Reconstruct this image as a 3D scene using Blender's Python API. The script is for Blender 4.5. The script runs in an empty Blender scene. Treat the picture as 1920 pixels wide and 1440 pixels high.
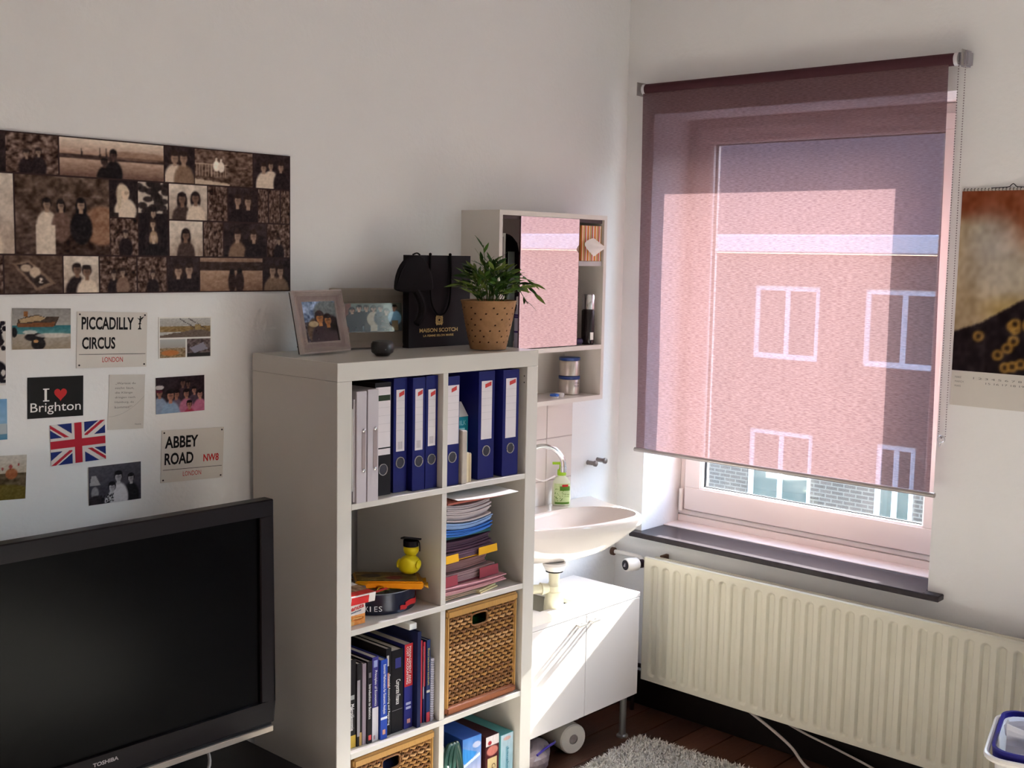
import bpy, bmesh, math, random
import numpy as np
from mathutils import Vector, Matrix, Euler

# ---------------------------------------------------------------- camera, light, exposure
SC = bpy.context.scene
COL = SC.collection
PI = math.pi

cam_d = bpy.data.cameras.new('camera')
cam = bpy.data.objects.new('camera', cam_d)
COL.objects.link(cam)
cam_d.sensor_width = 36.0
cam_d.lens = 36.0 * 2209.13 / 1920.0
cam_d.clip_start = 0.05
_yaw, _pitch, _roll = 0.831937, -0.109562, 0.018886
_f = Vector((math.sin(_yaw) * math.cos(_pitch), math.cos(_yaw) * math.cos(_pitch), math.sin(_pitch)))
_r = Vector((math.cos(_yaw), -math.sin(_yaw), 0.0))
_u = _r.cross(_f)
_r2 = math.cos(_roll) * _r + math.sin(_roll) * _u
_u2 = -math.sin(_roll) * _r + math.cos(_roll) * _u
cam.matrix_world = Matrix(((_r2.x, _u2.x, -_f.x, 0.0), (_r2.y, _u2.y, -_f.y, -2.8307),
                           (_r2.z, _u2.z, -_f.z, 1.7842), (0, 0, 0, 1)))
SC.camera = cam

world = bpy.data.worlds.new('world')
SC.world = world
world.use_nodes = True
_wn = world.node_tree
_bg = _wn.nodes['Background']
_sky = _wn.nodes.new('ShaderNodeTexSky')
_sky.sky_type = 'NISHITA'
_sky.sun_disc = False
_sky.sun_elevation = math.radians(31)
_sky.sun_rotation = math.radians(90)
_sky.dust_density = 2.0
_wn.links.new(_sky.outputs['Color'], _bg.inputs['Color'])
_bg.inputs['Strength'].default_value = 0.62

sun_d = bpy.data.lights.new('sun', 'SUN')
sun_d.energy = 13.0
sun_d.angle = math.radians(0.53)
sun_d.color = (1.0, 0.99, 0.97)
sun = bpy.data.objects.new('sun', sun_d)
COL.objects.link(sun)
sun.location = (12, -3, 9)
sun.rotation_euler = Vector((-1.0, 0.07, -0.60)).to_track_quat('-Z', 'Y').to_euler()

SC.view_settings.view_transform = 'Standard'
SC.view_settings.look = 'None'
SC.view_settings.gamma = 1.0
SC.view_settings.use_curve_mapping = False
SC.view_settings.exposure = 2.31

rng = random.Random(7)
nrng = np.random.default_rng(11)

# ---------------------------------------------------------------- helpers
def lin(c):
    return c / 12.92 if c <= 0.04045 else ((c + 0.055) / 1.055) ** 2.4

def rgb(h):
    return tuple(lin(int(h[i:i + 2], 16) / 255.0) for i in (0, 2, 4))

MATS = {}
def mat(name, col, rough=0.5, metal=0.0, var=0.06, scale=25.0, bump=0.0, bscale=None, spec=None, stretch=None, coat=0.0):
    if name in MATS:
        return MATS[name]
    if isinstance(col, str):
        col = rgb(col)
    m = bpy.data.materials.new(name)
    m.use_nodes = True
    nt = m.node_tree
    b = nt.nodes['Principled BSDF']
    b.inputs['Roughness'].default_value = rough
    b.inputs['Metallic'].default_value = metal
    b.inputs['Specular IOR Level'].default_value = spec if spec is not None else (0.5 if rough < 0.33 else 0.18)
    b.inputs['Coat Weight'].default_value = coat
    tc = nt.nodes.new('ShaderNodeTexCoord')
    mp = nt.nodes.new('ShaderNodeMapping')
    if stretch:
        mp.inputs['Scale'].default_value = stretch
    nt.links.new(tc.outputs['Object'], mp.inputs['Vector'])
    nz = nt.nodes.new('ShaderNodeTexNoise')
    nz.inputs['Scale'].default_value = scale
    nz.inputs['Detail'].default_value = 4
    nt.links.new(mp.outputs['Vector'], nz.inputs['Vector'])
    mx = nt.nodes.new('ShaderNodeMix')
    mx.data_type = 'RGBA'
    mx.inputs['A'].default_value = (*[max(0, c * (1 - var)) for c in col], 1)
    mx.inputs['B'].default_value = (*[min(1, c * (1 + var)) for c in col], 1)
    nt.links.new(nz.outputs['Fac'], mx.inputs['Factor'])
    nt.links.new(mx.outputs['Result'], b.inputs['Base Color'])
    if bump:
        n2 = nt.nodes.new('ShaderNodeTexNoise')
        n2.inputs['Scale'].default_value = bscale or scale * 4
        nt.links.new(mp.outputs['Vector'], n2.inputs['Vector'])
        bp = nt.nodes.new('ShaderNodeBump')
        bp.inputs['Strength'].default_value = bump
        bp.inputs['Distance'].default_value = 0.01
        nt.links.new(n2.outputs['Fac'], bp.inputs['Height'])
        nt.links.new(bp.outputs['Normal'], b.inputs['Normal'])
    MATS[name] = m
    return m

def print_mat(name='printed_paper', rough=0.5, spec=0.12):
    if name in MATS:
        return MATS[name]
    m = bpy.data.materials.new(name)
    m.use_nodes = True
    nt = m.node_tree
    b = nt.nodes['Principled BSDF']
    b.inputs['Roughness'].default_value = rough
    b.inputs['Specular IOR Level'].default_value = spec
    at = nt.nodes.new('ShaderNodeVertexColor')
    at.layer_name = 'Col'
    nt.links.new(at.outputs['Color'], b.inputs['Base Color'])
    MATS[name] = m
    return m

def bm_new():
    return bmesh.new()

def box(bm, x0, x1, y0, y1, z0, z1):
    v = [bm.verts.new(p) for p in ((x0, y0, z0), (x1, y0, z0), (x1, y1, z0), (x0, y1, z0),
                                   (x0, y0, z1), (x1, y0, z1), (x1, y1, z1), (x0, y1, z1))]
    for f in ((0, 3, 2, 1), (4, 5, 6, 7), (0, 1, 5, 4), (1, 2, 6, 5), (2, 3, 7, 6), (3, 0, 4, 7)):
        bm.faces.new([v[i] for i in f])
    return bm

def bbox(x0, x1, y0, y1, z0, z1):
    return box(bmesh.new(), x0, x1, y0, y1, z0, z1)

def tube(bm, pts, r, n=8, caps=True):
    pts = [Vector(p) for p in pts]
    rings = []
    up = None
    for i, p in enumerate(pts):
        a = pts[max(0, i - 1)]
        c = pts[min(len(pts) - 1, i + 1)]
        t = (c - a).normalized()
        if up is None:
            up = Vector((0, 0, 1)) if abs(t.z) < 0.9 else Vector((1, 0, 0))
        s = t.cross(up).normalized()
        up = s.cross(t).normalized()
        rr = r[i] if isinstance(r, (list, tuple)) else r
        rings.append([bm.verts.new(p + rr * (math.cos(2 * PI * k / n) * s + math.sin(2 * PI * k / n) * up)) for k in range(n)])
    for a, b in zip(rings, rings[1:]):
        for k in range(n):
            bm.faces.new((a[k], a[(k + 1) % n], b[(k + 1) % n], b[k]))
    if caps:
        bm.faces.new(rings[0][::-1])
        bm.faces.new(rings[-1])
    return bm

def smooth_path(pts, k=6):
    pts = [Vector(p) for p in pts]
    out = []
    for i in range(len(pts) - 1):
        p0, p1, p2, p3 = pts[max(i - 1, 0)], pts[i], pts[i + 1], pts[min(i + 2, len(pts) - 1)]
        for j in range(k):
            t = j / k
            out.append(0.5 * ((2 * p1) + (p2 - p0) * t + (2 * p0 - 5 * p1 + 4 * p2 - p3) * t * t + (3 * p1 - p0 - 3 * p2 + p3) * t ** 3))
    out.append(pts[-1])
    return out

def lathe(bm, prof, n=24, cx=0.0, cy=0.0, caps=True):
    rings = [[bm.verts.new((cx + r * math.cos(2 * PI * k / n), cy + r * math.sin(2 * PI * k / n), z)) for k in range(n)] for r, z in prof]
    for a, b in zip(rings, rings[1:]):
        for k in range(n):
            bm.faces.new((a[k], a[(k + 1) % n], b[(k + 1) % n], b[k]))
    if caps:
        bm.faces.new(rings[0][::-1])
        bm.faces.new(rings[-1])
    return bm

def torus(bm, R, r, n=24, m=8, mtx=None):
    mtx = mtx or Matrix()
    rings = []
    for i in range(n):
        a = 2 * PI * i / n
        rings.append([bm.verts.new(mtx @ Vector(((R + r * math.cos(2 * PI * k / m)) * math.cos(a), (R + r * math.cos(2 * PI * k / m)) * math.sin(a), r * math.sin(2 * PI * k / m)))) for k in range(m)])
    for i in range(n):
        a, b = rings[i], rings[(i + 1) % n]
        for k in range(m):
            bm.faces.new((a[k], b[k], b[(k + 1) % m], a[(k + 1) % m]))
    return bm

def prism(bm, poly, y0, y1):
    """polygon in the XZ plane extruded along y"""
    a = [bm.verts.new((p[0], y0, p[1])) for p in poly]
    b = [bm.verts.new((p[0], y1, p[1])) for p in poly]
    n = len(poly)
    bm.faces.new(a)
    bm.faces.new(b[::-1])
    for i in range(n):
        bm.faces.new((a[i], b[i], b[(i + 1) % n], a[(i + 1) % n]))
    return bm

def sheet(bm, f, nu, nv):
    g = [[bm.verts.new(f(i / nu, j / nv)) for i in range(nu + 1)] for j in range(nv + 1)]
    for j in range(nv):
        for i in range(nu):
            bm.faces.new((g[j][i], g[j][i + 1], g[j + 1][i + 1], g[j + 1][i]))
    return bm

def solid(bm, t):
    """give a sheet a thickness t"""
    bmesh.ops.recalc_face_normals(bm, faces=bm.faces[:])
    bmesh.ops.solidify(bm, geom=bm.faces[:], thickness=t)
    return bm

def obj(name, bm, m, parent=None, smooth=False, bevel=0.0, loc=None, rot=None, label=None, kind=None, seg=1, recalc=True):
    if recalc:
        bmesh.ops.recalc_face_normals(bm, faces=bm.faces[:])
    if bevel:
        eds = [e for e in bm.edges if len(e.link_faces) == 2 and e.calc_face_angle(0) > 0.6]
        bmesh.ops.bevel(bm, geom=eds, offset=bevel, segments=seg, affect='EDGES', clamp_overlap=True)
    me = bpy.data.meshes.new(name)
    bm.to_mesh(me)
    bm.free()
    if smooth:
        for p in me.polygons:
            p.use_smooth = True
        if hasattr(me, 'set_sharp_from_angle'):
            me.set_sharp_from_angle(angle=0.7)
    me.materials.append(m)
    return link(name, me, parent, loc, rot, label, kind)

def link(name, me, parent=None, loc=None, rot=None, label=None, kind=None):
    o = bpy.data.objects.new(name, me)
    COL.objects.link(o)
    if parent is not None:
        o.parent = parent
    if loc is not None:
        o.location = loc
    if rot is not None:
        o.rotation_euler = rot
    if label:
        o['label'] = label
    if kind:
        o['kind'] = kind
    return o

def tag(o, label, cat, group=None):
    o['label'] = label
    o['category'] = cat
    if group:
        o['group'] = group
    return o

def thing(name, label, cat, loc=(0, 0, 0), rz=0.0, group=None, rot=None):
    o = bpy.data.objects.new(name, None)
    o.empty_display_size = 0.05
    COL.objects.link(o)
    o.location = loc
    o.rotation_euler = rot if rot is not None else (0, 0, rz)
    return tag(o, label, cat, group)

def struct(name, bm, m, parent=None, **k):
    o = obj(name, bm, m, parent, **k)
    if parent is None:
        o['kind'] = 'structure'
    return o

_TXT = {}
def text_mesh(s, bold=False):
    key = (s, bold)
    if key in _TXT:
        return _TXT[key]
    cu = bpy.data.curves.new('lettering', 'FONT')
    cu.body = s
    cu.resolution_u = 3
    if bold:
        cu.offset = 0.028
    o = bpy.data.objects.new('lettering', cu)
    me = bpy.data.meshes.new_from_object(o)
    n = len(me.vertices)
    co = np.zeros(n * 3)
    me.vertices.foreach_get('co', co)
    co = co.reshape(-1, 3)
    faces = [tuple(p.vertices) for p in me.polygons]
    bpy.data.objects.remove(o)
    bpy.data.curves.remove(cu)
    bpy.data.meshes.remove(me)
    _TXT[key] = (co, faces)
    return _TXT[key]

def text(name, s, m, parent, org, right, up, width, height, bold=False, lift=0.0, label=None):
    """lettering fitted to a width x height box whose lower left corner is org, lying on the plane (right, up)"""
    co, faces = text_mesh(s, bold)
    lo, hi = co.min(0), co.max(0)
    right, up, org = Vector(right).normalized(), Vector(up).normalized(), Vector(org)
    nrm = right.cross(up)
    vs = []
    for c in co:
        a = (c[0] - lo[0]) / max(1e-6, hi[0] - lo[0]) * width
        b = (c[1] - lo[1]) / max(1e-6, hi[1] - lo[1]) * height
        vs.append(org + right * a + up * b + nrm * lift)
    me = bpy.data.meshes.new(name)
    me.from_pydata([tuple(v) for v in vs], [], faces)
    me.materials.append(m)
    return link(name, me, parent, label=label)

def raster(name, a, parent, org, right, up, m=None, label=None, bend=None):
    """a printed picture: grid of vertex colours; org = lower left corner, right / up = full edge vectors"""
    h, w, _ = a.shape
    a = np.clip(a, 0, 1)
    a = np.where(a <= 0.04045, a / 12.92, ((a + 0.055) / 1.055) ** 2.4)
    org, right, up = np.array(org, float), np.array(right, float), np.array(up, float)
    U, V = np.meshgrid(np.linspace(0, 1, w), np.linspace(1, 0, h))
    P = org + U[..., None] * right + V[..., None] * up
    if bend:
        nr = np.cross(right, up)
        nr = nr / np.linalg.norm(nr)
        P = P + bend(U, V)[..., None] * nr
    idx = np.arange(h * w).reshape(h, w)
    q = np.stack([idx[1:, :-1], idx[1:, 1:], idx[:-1, 1:], idx[:-1, :-1]], -1).reshape(-1, 4)
    me = bpy.data.meshes.new(name)
    me.from_pydata(P.reshape(-1, 3).tolist(), [], q.tolist())
    ca = me.color_attributes.new('Col', 'FLOAT_COLOR', 'POINT')
    ca.data.foreach_set('color', np.concatenate([a.reshape(-1, 3), np.ones((h * w, 1))], 1).astype(np.float32).ravel())
    me.materials.append(m or print_mat())
    return link(name, me, parent, label=label)

# --- little painting kit for prints (sRGB values, x right, y down, both 0..1)
def H(h):
    return np.array([int(h[i:i + 2], 16) / 255.0 for i in (0, 2, 4)])

class Paint:
    def __init__(s, w, h, base='808080'):
        s.a = np.ones((h, w, 3)) * H(base)
        s.X, s.Y = np.meshgrid((np.arange(w) + .5) / w, (np.arange(h) + .5) / h)
        s.w, s.h = w, h
    def blend(s, m, c, o=1.0):
        m = np.clip(m, 0, 1)[..., None] * o
        s.a = s.a * (1 - m) + (H(c) if isinstance(c, str) else c) * m
        return s
    def rect(s, x0, y0, x1, y1, c, o=1.0):
        return s.blend(((s.X >= x0) & (s.X < x1) & (s.Y >= y0) & (s.Y < y1)).astype(float), c, o)
    def ell(s, cx, cy, rx, ry, c, o=1.0, soft=0.18):
        d = np.sqrt(((s.X - cx) / rx) ** 2 + ((s.Y - cy) / ry) ** 2)
        return s.blend((1 - d) / soft + 0.5, c, o)
    def poly(s, pts, c, o=1.0):
        ins = np.zeros_like(s.X, bool)
        n = len(pts)
        for i in range(n):
            x1, y1 = pts[i]
            x2, y2 = pts[(i + 1) % n]
            cond = ((y1 > s.Y) != (y2 > s.Y)) & (s.X < (x2 - x1) * (s.Y - y1) / (y2 - y1 + 1e-9) + x1)
            ins ^= cond
        return s.blend(ins.astype(float), c, o)
    def line(s, x0, y0, x1, y1, t, c, o=1.0):
        dx, dy = x1 - x0, y1 - y0
        L = dx * dx + dy * dy
        k = np.clip(((s.X - x0) * dx + (s.Y - y0) * dy) / L, 0, 1)
        d = np.hypot(s.X - x0 - k * dx, s.Y - y0 - k * dy)
        return s.blend((d < t).astype(float), c, o)
    def grad(s, c0, c1, x0=0, y0=0, x1=1, y1=1):
        t = np.clip((s.Y - y0) / (y1 - y0), 0, 1)[..., None]
        m = ((s.X >= x0) & (s.X < x1) & (s.Y >= y0) & (s.Y < y1)).astype(float)
        s.a = s.a * (1 - m[..., None]) + (H(c0) * (1 - t) + H(c1) * t) * m[..., None]
        return s
    def noise(s, amp, cells=12, x0=0, y0=0, x1=1, y1=1, tint=None):
        g = nrng.random((cells + 2, cells + 2))
        fx, fy = s.X * cells, s.Y * cells
        ix, iy = fx.astype(int), fy.astype(int)
        tx, ty = fx - ix, fy - iy
        v = (g[iy, ix] * (1 - tx) + g[iy, ix + 1] * tx) * (1 - ty) + (g[iy + 1, ix] * (1 - tx) + g[iy + 1, ix + 1] * tx) * ty
        m = ((s.X >= x0) & (s.X < x1) & (s.Y >= y0) & (s.Y < y1))
        k = ((v - .5) * 2 * amp * m)[..., None]
        s.a = np.clip(s.a + k * (H(tint) if tint else 1.0), 0, 1)
        return s
    def person(s, x, y, k, asp, skin, hair, cloth, long=False):
        """head centre (x, y), head half height k; asp = picture width / height"""
        kx = k / asp
        if long:
            s.ell(x, y + .6 * k, 1.15 * kx, 2.0 * k, hair)
        s.ell(x, y + 4.6 * k, 2.3 * kx, 3.3 * k, cloth)
        s.rect(x - .4 * kx, y + .6 * k, x + .4 * kx, y + 1.7 * k, skin)
        s.ell(x, y - .12 * k, 1.0 * kx, 1.15 * k, hair)
        s.ell(x, y + .18 * k, .76 * kx, .95 * k, skin)
        s.ell(x, y - .75 * k, .9 * kx, .5 * k, hair)
        s.ell(x, y + .12 * k, .55 * kx, .16 * k, hair, .35)
        s.ell(x + .2 * kx, y + .3 * k, .5 * kx, .8 * k, hair, .18)
        return s
    def blur(s, n=1):
        for _ in range(n):
            q = np.pad(s.a, ((1, 1), (1, 1), (0, 0)), mode='edge')
            s.a = (q[1:-1, 1:-1] * 2 + q[:-2, 1:-1] + q[2:, 1:-1] + q[1:-1, :-2] + q[1:-1, 2:]) / 6
        return s
    def paste(s, b, x0, y0, x1, y1):
        i0, i1 = int(round(x0 * s.w)), int(round(x1 * s.w))
        j0, j1 = int(round(y0 * s.h)), int(round(y1 * s.h))
        hh, ww = max(1, j1 - j0), max(1, i1 - i0)
        jj = np.clip(((np.arange(hh) + .5) / hh * b.h).astype(int), 0, b.h - 1)
        ii = np.clip(((np.arange(ww) + .5) / ww * b.w).astype(int), 0, b.w - 1)
        sub = b.a[jj][:, ii]
        jy0, jy1, ix0, ix1 = max(0, j0), min(s.h, j1), max(0, i0), min(s.w, i1)
        s.a[jy0:jy1, ix0:ix1] = sub[jy0 - j0:jy1 - j0, ix0 - i0:ix1 - i0]
        return s

# common materials
WHITE_LAM = mat('white_laminate', 'c8c1b8', 0.22, var=0.015, scale=3)
WALL = mat('wall_plaster', 'eae8e7', 0.85, var=0.02, scale=2.5, bump=0.12, bscale=60)
BLACK = mat('black_ink', '141012', 0.6, var=0.05)
RED = mat('red_ink', 'c02a2a', 0.55, var=0.04)
WHITE_INK = mat('white_ink', 'ece6e2', 0.55, var=0.02)
PAPER = mat('paper', 'e8e4de', 0.7, var=0.02)
CHROME = mat('chrome', 'd8d8d8', 0.08, 1.0, var=0.02)
PLASTIC_W = mat('white_plastic', 'ece6e0', 0.3, var=0.015, scale=4)
GOLD = mat('gold_foil', 'd8a028', 0.22, 1.0, var=0.1, scale=40)

# ---------------------------------------------------------------- the room
XW, YB, ZC = 3.745, 0.0, 2.95           # window wall plane, back wall plane, ceiling
X0, Y0 = -1.1, -4.4                     # the unseen walls
RY0, RY1, RZ0, RZ1 = -1.296, -0.129, 0.684, 2.325      # opening of the window in view
QY0, QY1 = -3.95, -1.95                 # opening of an added window, out of view, that lights the room
XO = 4.13                               # outer face of the window wall

fl = struct('floor', bbox(X0, XW, Y0, YB, -0.12, -0.022), mat('subfloor', '1a120e', 0.9))
wood = []
for i, c in enumerate(('4a2e22', '54352a', '402820', '5c3c2c')):
    wood.append(mat('floor_plank_' + 'abcd'[i], c, 0.34, var=0.35, scale=5, stretch=(1.2, 14, 14), bump=0.15, bscale=30))
pw = 0.1275
y = -0.082
meshes = {}
k = 0
seams = [(-1.1, 0.9, 3.745), (-1.1, 1.9, 3.745), (-1.1, -0.1, 2.6, 3.745)]
while y > Y0 + 0.01:
    ya, yb = max(Y0, y - pw), y
    for xa, xb in zip(seams[k % 3], seams[k % 3][1:]):
        key = (round(xb - xa, 3), round(yb - ya, 4), rng.randrange(4))
        if key not in meshes:
            b = bbox(0.0015, xb - xa - 0.0015, 0.0018, yb - ya - 0.0018, -0.022, 0.0)
            bmesh.ops.bevel(b, geom=b.edges[:], offset=0.0015, segments=1, affect='EDGES')
            me = bpy.data.meshes.new('plank')
            b.to_mesh(me)
            b.free()
            me.materials.append(wood[key[2]])
            meshes[key] = me
        link('plank', meshes[key], fl, loc=(xa, ya, 0))
    y -= pw
    k += 1
obj('plank', bbox(X0, XW, -0.0805, 0.0, -0.022, 0), wood[2], fl)

WB = struct('wall_back', bbox(X0, XO, YB, YB + 0.2, -0.1, ZC), WALL)
bm = bm_new()
T0, T1 = XW, XO
box(bm, T0, T1, QY1, RY0, -0.1, ZC)
box(bm, T0, T1, RY1, YB + 0.0, -0.1, ZC)
box(bm, T0, T1, RY0, RY1, -0.1, RZ0)
box(bm, T0, T1, RY0, RY1, RZ1, ZC)
box(bm, T0, T1, QY0, QY1, -0.1, RZ0)
box(bm, T0, T1, QY0, QY1, RZ1, ZC)
box(bm, T0, T1, Y0 - 0.2, QY0, -0.1, ZC)
struct('wall_window', bm, WALL)
struct('wall_left', bbox(X0 - 0.2, X0, Y0 - 0.2, YB + 0.2, -0.1, ZC), WALL)
struct('wall_front', bbox(X0, XW, Y0 - 0.2, Y0, -0.1, ZC), WALL)
struct('ceiling', bbox(X0 - 0.2, XO, Y0 - 0.2, YB + 0.2, ZC, ZC + 0.2), WALL)
DARKWOOD = mat('dark_skirting', '120a0a', 0.45, var=0.3, scale=8)
struct('baseboard_window', bbox(XW - 0.018, XW - 0.0005, Y0 + 0.02, -0.02, 0.0005, 0.135), DARKWOOD, bevel=0.003)
struct('baseboard_back', bbox(X0 + 0.02, XW - 0.02, -0.018, -0.0005, 0.0005, 0.135), DARKWOOD, bevel=0.003)
# splash tiles behind the wash basin
TILE = mat('splash_tile', 'e2d8d2', 0.16, var=0.03, scale=2)
GROUT = mat('tile_grout', 'b4a8a2', 0.8)
tb = bpy.data.meshes.new('tile')
b = bbox(0.0012, 0.1488, -0.008, -0.0004, 0.0012, 0.1572)
bmesh.ops.bevel(b, geom=[e for e in b.edges], offset=0.0018, segments=2, affect='EDGES')
b.to_mesh(tb)
b.free()
tb.materials.append(TILE)
obj('grout', bbox(2.694, 3.446, -0.0055, -0.0003, 0.787, 1.2625), GROUT, WB)
for i in range(5):
    for j in range(3):
        link('tile', tb, WB, loc=(3.4455 - 0.15 * (5 - i), 0, 0.787 + 0.1588 * j))

# ---------------------------------------------------------------- windows
FRAME = mat('window_plastic', 'e6dcd8', 0.25, var=0.015, scale=3)
GASKET = mat('rubber_gasket', '1c1c20', 0.6)
def glass_mat():
    m = bpy.data.materials.new('window_glass')
    m.use_nodes = True
    nt = m.node_tree
    nt.nodes.remove(nt.nodes['Principled BSDF'])
    out = nt.nodes['Material Output']
    tr = nt.nodes.new('ShaderNodeBsdfTransparent')
    tr.inputs['Color'].default_value = (0.93, 0.96, 0.95, 1)
    gl = nt.nodes.new('ShaderNodeBsdfGlossy')
    gl.inputs['Roughness'].default_value = 0.02
    df = nt.nodes.new('ShaderNodeBsdfDiffuse')
    df.inputs['Color'].default_value = (.8, .8, .8, 1)
    nz = nt.nodes.new('ShaderNodeTexNoise')
    nz.inputs['Scale'].default_value = 9
    nz.inputs['Detail'].default_value = 8
    rp = nt.nodes.new('ShaderNodeMapRange')
    rp.inputs['From Min'].default_value = .5
    rp.inputs['From Max'].default_value = .8
    rp.inputs['To Max'].default_value = .10
    nt.links.new(nz.outputs['Fac'], rp.inputs['Value'])
    m1 = nt.nodes.new('ShaderNodeMixShader')
    m1.inputs['Fac'].default_value = 0.06
    m2 = nt.nodes.new('ShaderNodeMixShader')
    nt.links.new(tr.outputs[0], m1.inputs[1])
    nt.links.new(gl.outputs[0], m1.inputs[2])
    nt.links.new(rp.outputs[0], m2.inputs['Fac'])
    nt.links.new(m1.outputs[0], m2.inputs[1])
    nt.links.new(df.outputs[0], m2.inputs[2])
    nt.links.new(m2.outputs[0], out.inputs['Surface'])
    return m
GLASS = glass_mat()

def ring_yz(bm, x0, x1, y0, y1, z0, z1, t, tb_=None):
    """rectangular frame lying in the window plane"""
    tb_ = t if tb_ is None else tb_
    box(bm, x0, x1, y0, y1, z0, z0 + tb_)
    box(bm, x0, x1, y0, y1, z1 - t, z1)
    box(bm, x0, x1, y0, y0 + t, z0 + tb_, z1 - t)
    box(bm, x0, x1, y1 - t, y1, z0 + tb_, z1 - t)
    return bm

def make_window(name, y0, y1):
    # fixed outer frame with the stepped bottom profile
    w = struct(name, ring_yz(bm_new(), 4.005, 4.075, y0 + .001, y1 - .001, 0.707, RZ1 - .001, 0.045, 0.052), FRAME, bevel=0.003)
    obj('bottom_profile', bbox(3.994, 4.005, y0 + .001, y1 - .001, 0.707, 0.735), FRAME, w, bevel=0.002)
    obj('bottom_profile', bbox(3.998, 4.005, y0 + .001, y1 - .001, 0.738, 0.757), FRAME, w, bevel=0.002)
    sy0, sy1, sz0, sz1 = y0 + .036, y1 - .036, 0.762, RZ1 - .038
    gy0, gy1, gz0, gz1 = y0 + .130, y1 - .108, 0.855, 2.233
    b = bm_new()
    for a in ((sy0, sy1, sz0, gz0), (sy0, sy1, gz1, sz1), (sy0, gy0, gz0, gz1), (gy1, sy1, gz0, gz1)):
        box(b, 3.984, 4.052, a[0], a[1], a[2], a[3])
    s = obj('sash', b, FRAME, w, bevel=0.002)
    obj('gasket', ring_yz(bm_new(), 4.010, 4.022, gy0 - .004, gy1 + .004, gz0 - .004, gz1 + .004, 0.013), GASKET, s)
    obj('glazing_bead', ring_yz(bm_new(), 3.990, 4.0105, gy0 - .006, gy1 + .006, gz0 - .006, gz1 + .006, 0.012), PLASTIC_W, s, bevel=0.003)
    obj('pane', bbox(4.022, 4.0225, gy0 - .01, gy1 + .01, gz0 - .01, gz1 + .01), GLASS, w)
    for z in (0.80, 2.18):
        hb = bm_new()
        tube(hb, [(3.982, y1 - .022, z - .045), (3.982, y1 - .022, z + .045)], 0.0085, 12)
        obj('hinge', hb, PLASTIC_W, w, smooth=True)
    hb = bbox(3.972, 3.984, y0 + .07, y0 + .10, 1.44, 1.52)
    box(hb, 3.955, 3.972, y0 + .078, y0 + .092, 1.36, 1.50)
    obj('handle', hb, PLASTIC_W, w, bevel=0.004, seg=2)
    return w
for w, a, b in ((make_window('window_1', RY0, RY1), RY0, RY1), (make_window('added_window_2', QY0, QY1), QY0, QY1)):  # the second one is added out of view to brighten the room
    obj('outer_sill', bbox(4.077, 4.17, a + .001, b - .001, 0.686, 0.704), mat('outer_sill', '8a8a8a', .6), w, bevel=0.003)
STONE = mat('black_stone', '3e383b', 0.2, var=0.4, scale=40, spec=0.07)
def sill(n, y0, y1):
    b = bm_new()
    pts = [(3.700, y0 - .056), (3.700, y1 + .030), (XW - .0005, y1 + .030), (XW - .0005, y1 - .001), (3.900, y1 - .001), (3.900, y0 + .001), (XW - .0005, y0 + .001), (XW - .0005, y0 - .056)]
    lo, hi = [b.verts.new((x, y_, 0.6845)) for x, y_ in pts], [b.verts.new((x, y_, 0.705)) for x, y_ in pts]
    b.faces.new(lo[::-1])
    b.faces.new(hi)
    for k in range(8):
        b.faces.new((lo[k], lo[(k + 1) % 8], hi[(k + 1) % 8], hi[k]))
    o = struct('trim_%d' % (n - 1), b, STONE, bevel=0.003)
    obj('inner_board', bbox(3.893, 3.995, y0 + .0015, y1 - .0015, 0.700, 0.709), FRAME, o, bevel=0.002)
sill(2, RY0, RY1)
sill(3, QY0, QY1)  # sill of the added window

# ---------------------------------------------------------------- outside: the house across the street
def brick_mat():
    m = bpy.data.materials.new('street_brick')
    m.use_nodes = True
    nt = m.node_tree
    b = nt.nodes['Principled BSDF']
    b.inputs['Roughness'].default_value = .9
    tc = nt.nodes.new('ShaderNodeTexCoord')
    mp = nt.nodes.new('ShaderNodeMapping')
    mp.inputs['Rotation'].default_value = (PI / 2, 0, PI / 2)
    sx = nt.nodes.new('ShaderNodeSeparateXYZ')
    cx = nt.nodes.new('ShaderNodeCombineXYZ')
    nt.links.new(tc.outputs['Object'], sx.inputs[0])
    nt.links.new(sx.outputs['Y'], cx.inputs['X'])
    nt.links.new(sx.outputs['Z'], cx.inputs['Y'])
    br = nt.nodes.new('ShaderNodeTexBrick')
    br.inputs['Color1'].default_value = (*rgb('64534a'), 1)
    br.inputs['Color2'].default_value = (*rgb('54473f'), 1)
    br.inputs['Mortar'].default_value = (*rgb('7a6e64'), 1)
    br.inputs['Scale'].default_value = 1.0
    br.inputs['Brick Width'].default_value = .17
    br.inputs['Row Height'].default_value = .055
    br.inputs['Mortar Size'].default_value = .009
    nt.links.new(cx.outputs[0], br.inputs['Vector'])
    nt.links.new(br.outputs['Color'], b.inputs['Base Color'])
    return m
BRICK = brick_mat()
OUTW = mat('outside_white', 'eeeeee', .5, var=.02)
OUTG = mat('outside_pane', '565c56', .5, var=.35, scale=1.2)
hs = thing('brick_house', 'brown brick house with white window frames across the street outside the window', 'house', (14, 4, -4))
def wallrects(bm, ys, zs, holes):
    for y0, y1 in zip(ys, ys[1:]):
        for z0, z1 in zip(zs, zs[1:]):
            c = ((y0 + y1) / 2, (z0 + z1) / 2)
            if not any(h[0] < c[0] < h[1] and h[2] < c[1] < h[3] for h in holes):
                box(bm, 0, .25, y0, y1, z0, z1)
holes = [(.55, 1.52, 4.46, 5.44), (-1.1, -.07, 4.46, 5.44), (2.6, 3.6, 4.46, 5.44), (-3.2, -2.2, 4.46, 5.44),
         (.56, 1.52, 2.0, 3.5), (-.84, -.32, 2.0, 3.5), (2.6, 3.6, 2.0, 3.5), (-3.2, -2.2, 2.0, 3.5)]
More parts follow.
